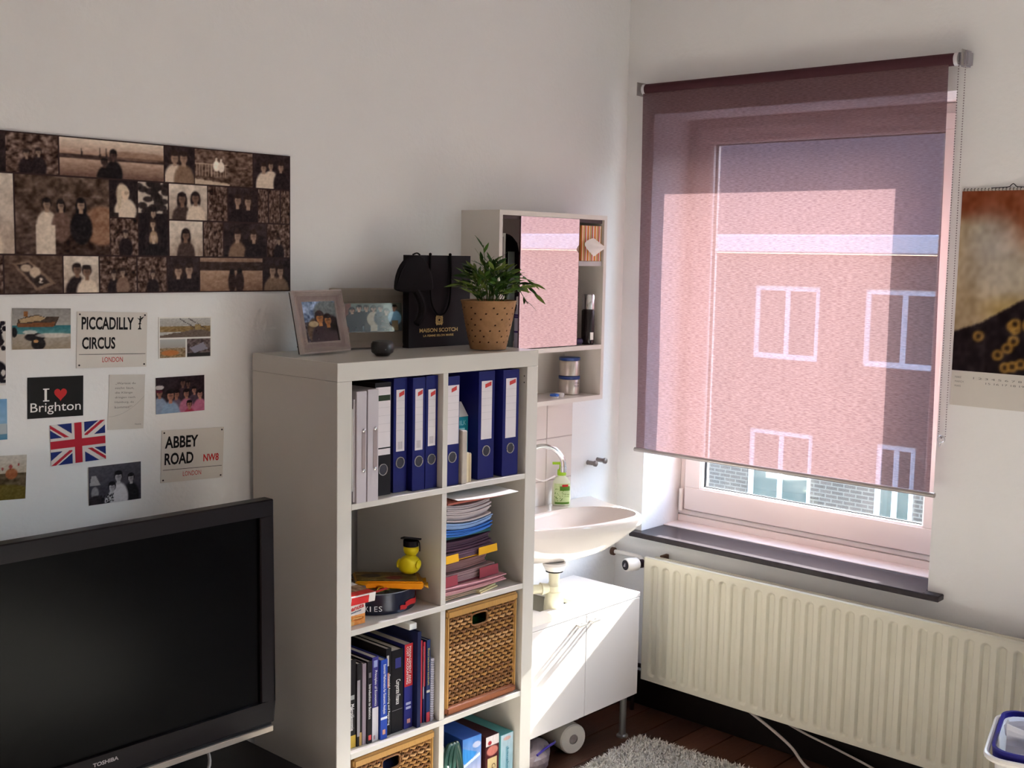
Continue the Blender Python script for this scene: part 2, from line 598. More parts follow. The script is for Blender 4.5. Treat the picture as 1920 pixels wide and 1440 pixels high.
ys = sorted({-32.0, 11.0} | {v for h in holes for v in h[:2]})
zs = sorted({0.0, 5.86} | {v for h in holes for v in h[2:]})
bm = bm_new()
wallrects(bm, ys, zs, holes)
obj('facade', bm, BRICK, hs)
obj('cornice', bbox(-.18, .3, -32, 11, 5.87, 6.11), OUTW, hs, bevel=.02)
bm = bm_new()
v = [bm.verts.new(p) for p in ((-.1, -32, 6.115), (-.1, 11, 6.115), (3.6, 11, 8.3), (3.6, -32, 8.3), (-.1, -32, 6.05), (-.1, 11, 6.05), (3.6, 11, 8.2), (3.6, -32, 8.2))]
for f in ((0, 1, 2, 3), (7, 6, 5, 4), (0, 4, 5, 1), (1, 5, 6, 2), (2, 6, 7, 3), (3, 7, 4, 0)):
    bm.faces.new([v[i] for i in f])
obj('roof', bm, mat('roof_tiles', '6c5a58', .8, var=.3, scale=3), hs)
for h in holes:
    y0, y1, z0, z1 = h
    w = obj('house_window', ring_yz(bm_new(), .03, .10, y0, y1, z0, z1, .07), OUTW, hs)
    ym = (y0 + y1) / 2
    obj('mullion', bbox(.04, .09, ym - .035, ym + .035, z0 + .07, z1 - .07), OUTW, w)
    obj('pane', bbox(.06, .07, y0 + .07, y1 - .07, z0 + .07, z1 - .07), OUTG, w)
street = struct('ground_outside', bbox(4.2, 40, -40, 40, -4.2, -4.0), mat('asphalt', '6a6866', .9, var=.2, scale=2))

# ---------------------------------------------------------------- roller blind
def fabric_mat():
    m = bpy.data.materials.new('mauve_blind_fabric')
    m.use_nodes = True
    nt = m.node_tree
    nt.nodes.remove(nt.nodes['Principled BSDF'])
    out = nt.nodes['Material Output']
    tc = nt.nodes.new('ShaderNodeTexCoord')
    mp = nt.nodes.new('ShaderNodeMapping')
    mp.inputs['Scale'].default_value = (60, 55, 420)
    nt.links.new(tc.outputs['Object'], mp.inputs['Vector'])
    nz = nt.nodes.new('ShaderNodeTexNoise')
    nz.inputs['Scale'].default_value = 1.0
    nz.inputs['Detail'].default_value = 3
    nt.links.new(mp.outputs['Vector'], nz.inputs['Vector'])
    def ramp(c0, c1):
        r = nt.nodes.new('ShaderNodeValToRGB')
        r.color_ramp.elements[0].position = .33
        r.color_ramp.elements[1].position = .66
        r.color_ramp.elements[0].color = (*c0, 1)
        r.color_ramp.elements[1].color = (*c1, 1)
        nt.links.new(nz.outputs['Fac'], r.inputs['Fac'])
        return r
    df = nt.nodes.new('ShaderNodeBsdfDiffuse')
    nt.links.new(ramp((.10, .052, .055), (.15, .085, .085)).outputs[0], df.inputs['Color'])
    tl = nt.nodes.new('ShaderNodeBsdfTranslucent')
    nt.links.new(ramp((.0295, .0162, .0165), (.0475, .0285, .0288)).outputs[0], tl.inputs['Color'])
    tr = nt.nodes.new('ShaderNodeBsdfTransparent')
    tr.inputs['Color'].default_value = (.90, .84, 1, 1)
    ad = nt.nodes.new('ShaderNodeAddShader')
    nt.links.new(df.outputs[0], ad.inputs[0])
    nt.links.new(tl.outputs[0], ad.inputs[1])
    mx = nt.nodes.new('ShaderNodeMixShader')
    mx.inputs['Fac'].default_value = 0.13
    nt.links.new(ad.outputs[0], mx.inputs[1])
    nt.links.new(tr.outputs[0], mx.inputs[2])
    nt.links.new(mx.outputs[0], out.inputs['Surface'])
    return m
FAB = fabric_mat()
GREYMET = mat('blind_grey_metal', 'b0a8a4', .35, .6, var=.05)
CLEAR = mat('clear_plastic', 'd0ccd0', .2, var=.05)
BX = 3.693
bl = thing('roller_blind', 'mauve pink translucent roller blind pulled most of the way down the window', 'blind', (BX, -0.71, 1.03))
def f_fab(u, v):
    y = -.593 + 1.176 * (1 - u) + .008
    z = 0.012 + (1.385 - .012) * v
    bulge = .004 * math.sin(v * 9) * (1 - v) + .010 * (1 - v) ** 3 * 0
    yy = y + (.011 if u < .5 else -.011) * 0
    return (bulge, yy - .018 * (1 - v) + .009, z)
obj('fabric', sheet(bm_new(), f_fab, 24, 40), FAB, bl, smooth=True)
b = bm_new(); tube(b, [(.012, -.592, 1.385), (.012, .592, 1.385)], .020, 20)
obj('fabric_roll', b, mat('mauve_blind_roll', '4a2a30', .85, var=.1, scale=60), bl, smooth=True)
b = bm_new(); tube(b, [(0, -.612, .006), (0, .588, .006)], .008, 12)
obj('bottom_bar', b, GREYMET, bl, smooth=True)
for s in (-1, 1):
    b = bm_new()
    tube(b, [(.012, s * .592, 1.385), (.012, s * .604, 1.385)], .021, 16)
    obj('end_cap', b, CLEAR, bl, smooth=True)
    obj('bracket', bbox(-.012, .050, s * .622 - (.003 if s > 0 else -.0), s * .622 + (.0 if s > 0 else .003), 1.362, 1.412), GREYMET, bl, bevel=.001)
b = bm_new(); box(b, .002, .050, -.634, -.606, 1.36, 1.41)
obj('chain_housing', b, mat('grey_housing', '9a949a', .35, var=.05), bl, bevel=.006, seg=2)
b = bm_new()
me_bead = None
for s in (0, 1):
    x = -.010 + .028 * s
    n = 150
    for i in range(n):
        t = i / (n - 1)
        z = 1.375 - t * 1.175
        y = -.612 - .010 * s + .004 * t * (1 - 2 * s)
        bmesh.ops.create_icosphere(b, subdivisions=1, radius=.0022, matrix=Matrix.Translation((x * (1 - t * .6), y - .006 * t, z)))
for i in range(9):
    a = PI * i / 8
    bmesh.ops.create_icosphere(b, subdivisions=1, radius=.0022, matrix=Matrix.Translation((.001 - .006 * math.cos(a), -.622, .200 - .006 * math.sin(a))))
obj('bead_chain', b, mat('grey_beads', '8a7c80', .3, .3), bl, kind='stuff')
b = bm_new(); torus(b, .011, .0025, 16, 6, Matrix.Translation((.002, -.622, .190)) @ Matrix.Rotation(PI / 2, 4, 'Y'))
tube(b, [(.002, -.62, .182), (.045, -.60, .160)], .003, 6)
obj('chain_clip', b, CLEAR, bl, smooth=True)

# ---------------------------------------------------------------- radiator
RADP = mat('radiator_paint', 'dcd6c4', .34, var=.03, scale=3)
rad = thing('radiator', 'long cream ribbed panel radiator under the window sill', 'radiator', (3.645, -0.222, 0.148))
RL, RH, NG = 1.56, .480, 30
def rib(y, z):
    # y measured away from the corner, z up; capsule shaped pressed channels
    g = (y - .047) / .0505
    i = round(g)
    if i < 0 or i > NG - 1:
        return 0.0
    dy = abs(g - i) * .0505
    dz = max(0.0, .032 - z, z - (RH - .038))
    d = math.hypot(dy, dz) if dz > 0 else dy
    t = min(1.0, max(0.0, (.0165 - d) / .007))
    return .011 * t * t * (3 - 2 * t)
zs = [0, .006, .012, .016, .020, .024, .028, .032, .036, .06] + [.06 + .038 * i for i in range(1, 10)] + [.430, .440, .444, .448, .452, .456, .460, .466, .472, RH]
zs = sorted(set(zs))
ny = int(RL / .0505 * 14)
b = bm_new()
grid = [[b.verts.new((rib(RL * i / ny, z), -RL * i / ny, z)) for i in range(ny + 1)] for z in zs]
for j in range(len(zs) - 1):
    for i in range(ny):
        b.faces.new((grid[j][i], grid[j][i + 1], grid[j + 1][i + 1], grid[j + 1][i]))
pnl = obj('front_panel', b, RADP, rad, smooth=True)
b = bm_new()
box(b, -.0008, .016, -RL, 0, RH - .001, RH + .004)
box(b, -.0008, .016, -RL, 0, -.003, .001)
box(b, -.0008, .016, -.001, .003, -.003, RH + .004)
obj('edge_fold', b, RADP, rad, bevel=.001)
obj('back_panel', bbox(.045, .060, -RL, -.01, 0, RH), RADP, rad, bevel=.004)
obj('top_grille', bbox(.018, .043, -RL, -.02, RH - .020, RH - .010), mat('grille_beige', '8a8478', .6), rad)  # plain grey-beige strip between the two panels
for yy in (.03, 1.50):
    obj('wall_bracket', bbox(.055, .099, -yy - .014, -yy, RH - .03, RH + .006), mat('rusty_steel', '6a5044', .7, .4, var=.4), rad, bevel=.002)
b = bm_new(); tube(b, [(.02, .003, RH - .03), (.02, .028, RH - .03)], .012, 12)
obj('valve_body', b, mat('dark_brass', '3a2c34', .4, .7), rad, smooth=True)
b = bm_new(); tube(b, [(.02, .026, RH - .03), (-.006, .032, RH - .028)], .017, 14)
obj('valve_neck', b, MATS['dark_brass'], rad, smooth=True)
b = bm_new(); tube(b, [(-.004, .031, RH - .028), (-.010, .033, RH - .028), (-.056, .047, RH - .026), (-.060, .048, RH - .026)], [.021, .025, .025, .022], 24)
vk = obj('thermostat_knob', b, PLASTIC_W, rad, smooth=True)
b = bm_new(); tube(b, [(-.060, .048, RH - .026), (-.062, .0486, RH - .026)], .0195, 24)
kc = obj('knob_cap', b, mat('knob_black', '222024', .4), vk, smooth=True)
b = bm_new()
vv = [b.verts.new(p) for p in ((-.0626, .0400, RH - .033), (-.0626, .0572, RH - .033), (-.0626, .0486, RH - .017))]
b.faces.new(vv)
obj('knob_arrow', solid(b, .0006), mat('arrow_grey', '98949a', .5), vk)
b = bm_new(); tube(b, smooth_path([(.03, .03, RH - .03), (.055, .06, RH - .020), (.058, .15, RH - .018), (.060, .19, RH - .020)]), .0085, 10)
obj('supply_pipe', b, PLASTIC_W, rad, smooth=True)
b = bm_new(); tube(b, [(.059, .193, RH - .020), (.059, .205, RH - .020)], .016, 14)
obj('pipe_collar', b, MATS['rusty_steel'], rad, smooth=True)
b = bm_new(); tube(b, smooth_path([(.02, .004, .04), (.02, .03, .04), (.02, .05, .03), (.02, .055, -.02), (.02, .055, -.147)]), .009, 10)
obj('return_pipe', b, MATS['dark_brass'], rad, smooth=True)

# cables behind and below the radiator
CABLE = mat('white_cable', 'cfc4bc', .5, var=.03)
b = bm_new(); tube(b, smooth_path([(3.700, -.60, .155), (3.694, -.694, .122), (3.69, -.782, .087), (3.686, -.86, .048), (3.665, -.93, .0065), (3.64, -1.02, .0065), (3.625, -1.20, .0065), (3.62, -1.45, .0065), (3.62, -1.7, .0065)]), .0055, 8)
tag(obj('power_cable', b, CABLE, smooth=True), 'thicker white cable dropping from behind the radiator onto the floor', 'cable')
b = bm_new(); tube(b, smooth_path([(3.706, -.72, .15), (3.702, -.882, .112), (3.70, -1.007, .092), (3.699, -1.128, .070), (3.699, -1.25, .045), (3.698, -1.5, .008)]), .004, 8)
tag(obj('antenna_cable', b, CABLE, smooth=True), 'thinner white cable hanging close along the skirting below the radiator', 'cable')

# ---------------------------------------------------------------- rug
RUGM = mat('shaggy_wool', 'd0cac2', .95, var=.12, scale=60)
RGX, RGY = -1.93, -3.10                 # from the far corner; unseen part extended to bounce sunlight into the room
rug = obj('rug', bbox(RGX, -.006, RGY, -.006, .001, .012), RUGM, bevel=.004, loc=(3.446, -.367, 0), rot=(0, 0, .066))
tag(rug, 'off-white shaggy rug on the brown floorboards in front of the radiator', 'rug')
def tufts(n, x0, x1, y0, y1):
    x = nrng.uniform(x0, x1, n); yv = nrng.uniform(y0, y1, n)
    a = nrng.uniform(0, 2 * PI, n); L = nrng.uniform(.018, .034, n); lean = nrng.uniform(.2, .95, n)
    tz = .008 + L * (1 - lean * .5); tx = x + L * lean * np.cos(a); ty = yv + L * lean * np.sin(a)
    w = .0022
    px, py = -np.sin(a) * w, np.cos(a) * w
    return np.stack([np.stack([x - px, yv - py, np.full(n, .008)], 1), np.stack([x + px, yv + py, np.full(n, .008)], 1),
                     np.stack([(x + tx) / 2 + px, (yv + ty) / 2 + py, tz * .75 + .003], 1), np.stack([(x + tx) / 2 - px, (yv + ty) / 2 - py, tz * .75 + .003], 1),
                     np.stack([tx, ty, tz], 1)], 1)
P = np.concatenate([tufts(17000, -.48, -.005, -.62, -.005), tufts(16000, RGX + .01, -.01, RGY + .01, -.03)], 0)
n = len(P)
me = bpy.data.meshes.new('pile')
base = np.arange(n)[:, None] * 5
me.from_pydata(P.reshape(-1, 3).tolist(), [], (base + np.array([0, 1, 2, 3])).tolist() + (base + np.array([3, 2, 4])).tolist())
me.materials.append(RUGM)
link('pile', me, rug, kind='stuff')

# ---------------------------------------------------------------- laundry basket peeking in at the lower right
lb = thing('laundry_basket', 'white plastic basket with a blue band standing by the radiator', 'basket', (3.33, -1.90, 0.043), .25)
lb.scale = (1, 1, 1.20)
b = bm_new()
def rrect(hx, hy, r, n=5):
    out = []
    for cx, cy, a0 in ((hx - r, hy - r, 0), (-hx + r, hy - r, PI / 2), (-hx + r, -hy + r, PI), (hx - r, -hy + r, 1.5 * PI)):
        for i in range(n + 1):
            a = a0 + PI / 2 * i / n
            out.append((cx + r * math.cos(a), cy + r * math.sin(a)))
    return out
def loft(b, rings, cap0=True, cap1=True):
    R = [[b.verts.new(p) for p in r] for r in rings]
    n = len(R[0])
    for a, c in zip(R, R[1:]):
        for k in range(n):
            b.faces.new((a[k], a[(k + 1) % n], c[(k + 1) % n], c[k]))
    if cap0:
        b.faces.new(R[0][::-1])
    if cap1:
        b.faces.new(R[-1])
    return b
rr = lambda s, z, r=.05: [(x, y_, z) for x, y_ in rrect(.17 * s, .20 * s, r)]
loft(b, [rr(.82, .002), rr(.97, .36), rr(.95, .36), rr(.80, .01)], cap0=True, cap1=True)
obj('body', b, PLASTIC_W, lb, smooth=True)
b = bm_new(); loft(b, [rr(.985, .345), rr(1.0, .372), rr(.96, .372), rr(.955, .345)], False, False)
obj('band', b, mat('blue_plastic', '201c70', .35), lb, smooth=True)
b = bm_new()
pts = [Vector((x, y_, .352)) for x, y_ in rrect(.182, .212, .055)]
tube(b, pts + [pts[0], pts[1]], .0075, 8, caps=False)
obj('rim', b, PLASTIC_W, lb, smooth=True)
lc = thing('crumpled_bags', 'crumpled white and grey plastic bags heaped in the basket by the radiator', 'bag', (3.33, -1.90, 0.478), .25)
def crumple(name, cx, cy, cz, rx, ry, rz, m, parent, amp=.35, seed=1, sub=3):
    b = bm_new()
    bmesh.ops.create_icosphere(b, subdivisions=sub, radius=1.0)
    r = random.Random(seed)
    ph = [(Vector((r.uniform(-4, 4), r.uniform(-4, 4), r.uniform(-4, 4))), r.uniform(0, 6)) for _ in range(6)]
    for v_ in b.verts:
        k = 1 + amp * sum(math.sin(p.dot(v_.co) + q) for p, q in ph) / 4
        v_.co = Vector((cx + v_.co.x * rx * k, cy + v_.co.y * ry * k, cz + v_.co.z * rz * k))
    return obj(name, b, m, parent, smooth=False)
BAGW = mat('plastic_bag_white', 'b8b8c4', .35, var=.08)
crumple('bag_bundle', -.06, .10, .02, .06, .06, .06, BAGW, lc, seed=3)
crumple('bag_bundle', -.04, .03, .0, .10, .09, .05, mat('plastic_bag_grey', '58546a', .35, var=.2), lc, seed=5)
crumple('bag_bundle', .04, -.08, .0, .10, .10, .06, BAGW, lc, seed=8)
b = bm_new()
sheet(b, lambda u, v: (-.125 + .03 * u + .012 * math.sin(5 * v), .165 - .12 * u, -.005 + .085 * v * (1 - .5 * u)), 6, 5)
obj('bag_flap', solid(b, .001), BAGW, lc)

# ---------------------------------------------------------------- wall calendar (generic stand-in picture)
cal = thing('wall_calendar', 'wall calendar with an abstract gold and brown picture beside the window', 'calendar', (3.744, -1.335, 1.33))
CW, CH = .44, .685
b = bbox(-.005, -.001, -CW, 0.0, 0, CH)
obj('sheets', b, mat('calendar_paper', 'cfc8c0', .6, var=.02), cal)
pt = Paint(90, 118, 'b09878')
pt.grad('b4a080', '9a8468').noise(.07, 7).noise(.05, 25)
pt.ell(.30, .02, .7, .14, '7a3c22', soft=.6).ell(.62, .14, .34, .22, '84482e', .8, soft=.7).ell(.66, .34, .16, .25, '8c5030', .5, soft=.9)
pt.ell(.30, .40, .22, .16, 'b4aca8', .6, soft=1.0).ell(.62, .46, .34, .14, 'b8ae9e', .7, soft=1.0).ell(.22, .24, .16, .12, 'a8a4a4', .5, soft=1.0)
pt.ell(.40, .66, .18, .08, 'b09458', .6, soft=.9)
pt.poly([(0, .78), (.2, .72), (.45, .60), (1, .40), (1, 1), (0, 1)], '1a1014')
for _ in range(26):
    x, yv = rng.uniform(.05, 1), rng.uniform(.66, .98)
    if yv > .84 - .34 * x:
        pt.ell(x, yv, .04, .03, 'a8803c', .85).ell(x, yv, .018, .014, '2a1a14', .9)
pt.noise(.06, 40).noise(.05, 14).blur(1)
raster('picture', pt.a, cal, (-.0056, 0.0, .112), (0, -CW, 0), (0, 0, CH - .118))
b = bm_new()
for i in range(40):
    torus(b, .0045, .0009, 8, 4, Matrix.Translation((-.004, -.006 - CW * i / 40.5, CH - .002)) @ Matrix.Rotation(PI / 2, 4, 'X'))
obj('spiral_binding', b, mat('dark_wire', '2a2426', .4, .5), cal)
b = bm_new(); tube(b, smooth_path([(-.006, -.09, CH + .002), (-.006, -.14, CH + .004), (-.006, -.150, CH + .010), (-.006, -.156, CH + .014), (-.006, -.162, CH + .010), (-.006, -.172, CH + .004), (-.006, -.22, CH + .002)]), .0014, 6)
obj('hanger', b, MATS['dark_wire'], cal)
GREYINK = mat('grey_ink', '7a7674', .6)
for r_, s in enumerate(('MARZ', 'MARCH', 'MARS')):
    text('month_name', s, GREYINK, cal, (-.0058, -.012, .088 - .014 * r_), (0, -1, 0), (0, 0, 1), .020 + .008 * (r_ == 1), .006)
text('day_row', '1 2 3 4 5 6 7 8 9 10 11 12 13 14', GREYINK, cal, (-.0058, -.07, .088), (0, -1, 0), (0, 0, 1), .34, .006)
text('day_row', '15 16 17 18 19 20 21 22 23 24 25 26', GREYINK, cal, (-.0058, -.11, .074), (0, -1, 0), (0, 0, 1), .30, .006)

# ---------------------------------------------------------------- back wall: photo poster
def sepia_photo(kind, w, h, seed, n=0):
    r = random.Random(seed)
    asp = w / h
    p = Paint(w, h, '4a3830')
    D, M_, L_ = '1e1416', '6a5448', 'b8a898'
    if kind == 'lake':
        p.grad('c0b2a4', '8a6c5c', y1=.5).rect(0, .42, 1, .55, '3a2a26').noise(.05, 20, y0=.38, y1=.56)
        p.grad('a08878', '5a4238', y0=.55, y1=1.0)
        p.ell(.75, .36, .35, .12, '7a6050', .6)
        for x in (.2, .37, .43):
            p.poly([(x - .01, .45), (x, .18), (x + .01, .45)], '2a1e1c')
        p.person(.50, .36, .12, asp, '4a3630', '120c0c', '140e10').person(.41, .58, .10, asp, '3a2a26', '120c0c', '120c0c')
    elif kind == 'trees':
        p.noise(.22, 14).noise(.16, 34)
        for i in range(n):
            p.person((i + 1) / (n + 1) + r.uniform(-.05, .05), r.uniform(.4, .5), .09, asp, '8a7668', '2a1e1c', r.choice((D, M_, D)))
    elif kind == 'bridge':
        p.grad('5a463c', '4a382e').noise(.15, 18).noise(.1, 40)
        p.rect(0, .38, .55, .42, 'b09c8a')
        for i in range(11):
            p.rect(.02 + .05 * i, .42, .032 + .05 * i, .78, '9c8878')
        p.poly([(0, .85), (.6, .95), (.6, 1), (0, 1)], 'a89684')
        p.person(.36, .22, .05, asp, 'd8ccc0', '4a382e', 'd8ccc0').person(.44, .24, .05, asp, 'd8ccc0', '4a382e', 'c8bcb0')
    elif kind == 'bright':
        p.grad('b8aca0', '8c7c70').noise(.08, 10)
        for i in range(n):
            p.person((i + 1) / (n + 1) + r.uniform(-.04, .04), .34 + .1 * r.random(), .14, asp, '6a5244', '1e1414', r.choice((D, '3a2c28', L_)), long=r.random() < .6)
    elif kind == 'dark':
        p.grad('2a1e1e', '1c1214').noise(.05, 8)
        for i in range(n):
            p.person((i + 1) / (n + 1) + r.uniform(-.03, .03), .28 + .12 * r.random(), .15 if n < 3 else .12, asp, '8c7464', '2a1c18', r.choice((D, D, '6e5848', L_)), long=r.random() < .5)
    elif kind == 'big':
        p.grad('4a3a30', '3a2a24').noise(.10, 9).noise(.10, 26)
        p.ell(.92, .62, .22, .26, '7c5c48', .9)
        p.person(.32, .36, .062, asp, '8a7464', '1a1212', 'b0a294').person(.47, .37, .06, asp, '8c7666', '1a1212', '5c473e', True).person(.69, .35, .066, asp, '927a68', '140e10', '120c0e', True)
        p.rect(.20, .62, .40, 1, 'b0a294').noise(.03, 40)
    elif kind == 'portrait':
        p.grad('1e1416', '241a18')
        p.ell(.42, .36, .20, .30, '7c6a5a').ell(.56, .82, .40, .34, 'b8a898').ell(.56, .34, .15, .19, 'bca894').ell(.46, .20, .18, .10, 'b0a08c').ell(.34, .5, .08, .3, 'a89884').ell(.6, .34, .08, .05, '7a6454', .6).rect(.0, .9, .3, 1, '241a18')
    elif kind == 'tall':
        p.grad('241a1a', '1c1416').rect(0, 0, 1, .42, 'a89c90')
        for _ in range(26):
            p.ell(r.random(), r.random() * .42, .16, .045, '1e1616', .9)
        p.rect(.05, .42, .95, 1, '1a1214')
        p.person(.5, .42, .055, asp, '9a8474', '1a1212', '1a1214').person(.48, .56, .055, asp, 'a08a78', '2a1e1a', '241a1c', True).person(.5, .74, .062, asp, 'a48e7c', '8a7460', '1a1416', True)
    elif kind == 'car':
        p.grad('4e3c32', '3c2c26').noise(.08, 20)
        p.poly([(.12, .22), (.42, .12), (.9, .75), (.55, .95)], '6e5a4c').poly([(.2, .26), (.40, .18), (.78, .72), (.56, .86)], '2c201e')
        p.ell(.52, .45, .1, .14, 'a89684').ell(.36, .34, .09, .1, '9c8a7a').ell(.62, .66, .1, .14, '241a18')
        p.rect(.60, .60, .65, .63, 'c8bcb0').line(.65, .62, .60, .70, .012, 'c8bcb0').rect(.60, .70, .66, .73, 'c8bcb0')
    elif kind == 'beach':
        p.grad('7a6254', '6a5042', y1=.4).rect(0, .12, 1, .38, '30221e').grad('8c7260', '6e5444', y0=.38, y1=1.0).noise(.04, 16)
        p.ell(.5, .72, .06, .35, '2a1c1a').ell(.62, .74, .07, .36, '2a1c1a').ell(.5, .42, .04, .09, '1a1212').ell(.62, .40, .04, .09, '1a1212')
    p.noise(.05, 60).noise(.04, 25).blur(1)
    return p

PX0, PX1, PZ0, PZ1 = 1.13, 2.125, 1.6645, 2.0555
pw_, ph_ = PX1 - PX0, PZ1 - PZ0
poster = obj('photo_poster', bbox(PX0, PX1, -.006, -.001, PZ0, PZ1), mat('poster_board', '2a1c1c', .5))
tag(poster, 'wide sepia collage poster of many small photographs on the white wall', 'poster')
big = Paint(460, 181, '2a1c1c')
def cellp(x0, x1, z0, z1, kind, seed, n=0):
    wpx, hpx = max(8, int((x1 - x0) / pw_ * 460)), max(8, int((z0 - z1) / ph_ * 181))
    g = .002
    big.paste(sepia_photo(kind, wpx, hpx, seed, n), (x0 + g - PX0) / pw_, (PZ1 - z0 + g) / ph_, (x1 - g - PX0) / pw_, (PZ1 - z1 - g) / ph_)
zr = (2.0535, 1.957, 1.859, 1.7625, 1.6665)
for a in ((1.132, 1.289, 0, 1, 'dark', 1, 1), (1.289, 1.422, 0, 1, 'trees', 2, 2), (1.422, 1.714, 0, 1, 'lake', 3), (1.714, 1.806, 0, 1, 'dark', 4, 2), (1.806, 1.996, 0, 1, 'bridge', 5), (1.996, 2.123, 0, 1, 'dark', 6, 3),
          (1.132, 1.308, 1, 3, 'bright', 7, 1), (1.308, 1.555, 1, 3, 'big', 8), (1.555, 1.635, 1, 2, 'portrait', 9), (1.635, 1.724, 1, 3, 'tall', 10), (1.724, 1.845, 1, 2, 'bright', 11, 2), (1.845, 1.910, 1, 2, 'trees', 12, 0), (1.910, 2.010, 1, 2, 'dark', 13, 2), (2.010, 2.048, 1, 2, 'trees', 14, 0), (2.048, 2.089, 1, 2, 'trees', 14, 0), (2.089, 2.123, 1, 2, 'trees', 14, 0),
          (1.555, 1.635, 2, 3, 'trees', 15, 1), (1.724, 1.830, 2, 3, 'bright', 16, 1), (1.830, 1.895, 2, 3, 'trees', 17, 0), (1.895, 2.041, 2, 3, 'dark', 18, 2), (2.041, 2.123, 2, 3, 'trees', 19, 1),
          (1.132, 1.278, 3, 4, 'trees', 20, 1), (1.278, 1.427, 3, 4, 'car', 21), (1.427, 1.523, 3, 4, 'bright', 22, 2), (1.523, 1.630, 3, 4, 'trees', 23, 2), (1.630, 1.718, 3, 4, 'trees', 24, 1), (1.718, 1.817, 3, 4, 'dark', 25, 2), (1.817, 2.027, 3, 4, 'beach', 26), (2.027, 2.123, 3, 4, 'dark', 27, 2)):
    cellp(a[0], a[1], zr[a[2]], zr[a[3]], *a[4:])
raster('printed_collage', np.clip(big.a * 1.22, 0, 1), poster, (PX0, -.0064, PZ0), (pw_, 0, 0), (0, 0, ph_))

# cards and signs pinned to the back wall
def card(name, label, cat, cx, cz, w, h, deg, m=None, group=None, t=.0012, lift=.0008):
    o = thing(name, label, cat, (cx, -lift, cz), rot=(0, -math.radians(deg), 0), group=group)
    obj('sheet', bbox(-w / 2, w / 2, -t, 0, -h / 2, h / 2), m or PAPER, o)
    return o
def pic(o, p, w, h, t=.0012, mrg=0.0):
    return raster('printed_image', p.a, o, (-w / 2 + mrg, -t - .0004, -h / 2 + mrg), (w - 2 * mrg, 0, 0), (0, 0, h - 2 * mrg))

o = card('photo_print', 'photo of a stranded ship beyond surf and rocks at the top of the card wall', 'photo', 1.370, 1.579, .150, .101, -1.4)
p = Paint(72, 48, '9a948e').grad('8e8a88', 'a8a29c', y1=.45).grad('2a6a74', '5a8a8c', y0=.42, y1=.62).grad('a89e92', '9a8a78', y0=.62, y1=1)
p.poly([(.08, .42), (.10, .28), (.22, .22), (.42, .16), (.55, .22), (.80, .20), (.72, .44), (.10, .46)], '4a3a30').poly([(.12, .28), (.42, .18), (.56, .24), (.5, .3), (.15, .36)], 'b09470').rect(.20, .08, .27, .2, '8a5a30').poly([(.1, .38), (.72, .34), (.7, .45), (.1, .46)], '7a4a2c')
p.ell(.04, .58, .05, .12, '1a1416').ell(.38, .70, .17, .10, '1c1618').ell(.44, .86, .12, .15, '1c1618').ell(.4, .8, .04, .04, 'c09060').ell(.7, .66, .3, .06, 'd8d0c8', .7).ell(.3, .58, .12, .05, 'd8d0c8', .8).noise(.05, 30)
pic(o, p, .150, .101)

SIGNW = mat('sign_white', 'd6cec6', .35, var=.015)
def sign(label, cx, cz, deg, rows, w=.197, h=.144):
    o = card('street_sign', label, 'sign', cx, cz, w, h, deg, SIGNW, t=.0016)
    q = -.0020
    for s, x, z, ww, hh, m, bold in rows:
        text('lettering', s, m, o, (-w / 2 + x, q, -h / 2 + z), (1, 0, 0), (0, 0, 1), ww, hh, bold)
    obj('rule', bbox(-w / 2 + .006, w / 2 - .004, q - .0002, -.0015, -h / 2 + .034, -h / 2 + .0352), BLACK, o)
    for sx in (-1, 1):
        for sz in (-1, 1):
            b = bm_new(); tube(b, [(sx * (w / 2 - .007), -.0015, sz * (h / 2 - .007)), (sx * (w / 2 - .007), -.0030, sz * (h / 2 - .007))], .0023, 10)
            obj('rivet', b, mat('rivet_dark', '3a3234', .5, .5), o)
    return o
o = sign('white street sign reading Piccadilly Circus with a small black winged statue emblem', 1.559, 1.544, -2.1,
         [('PICCADILLY', .012, .098, .146, .033, BLACK, True), ('CIRCUS', .014, .048, .092, .031, BLACK, True), ('LONDON', .070, .014, .058, .013, RED, False)])
p_ = []
b = bm_new()
for poly in ([(.170, .099), (.181, .099), (.179, .103), (.172, .103)], [(.1735, .103), (.1775, .103), (.1765, .114), (.1745, .114)], [(.171, .113), (.180, .113), (.178, .1165), (.173, .1165)],
             [(.1745, .1165), (.177, .1165), (.180, .124), (.176, .131), (.174, .126)], [(.176, .128), (.188, .134), (.181, .125)], [(.175, .127), (.167, .130), (.174, .124)], [(.175, .130), (.1785, .130), (.1785, .134), (.175, .134)], [(.176, .119), (.172, .112), (.1735, .112), (.178, .118)]):
    prism(b, [(-.197 / 2 + x, -.072 + z) for x, z in poly], -.0021, -.0016)
obj('emblem', b, BLACK, o)
sign('white street sign reading Abbey Road NW8 low on the wall beside the shelf', 1.794, 1.215, -2.5,
     [('ABBEY', .010, .094, .104, .033, BLACK, True), ('ROAD', .010, .048, .090, .033, BLACK, True), ('NW8', .132, .050, .050, .021, RED, True), ('LONDON', .068, .014, .058, .013, RED, False)])

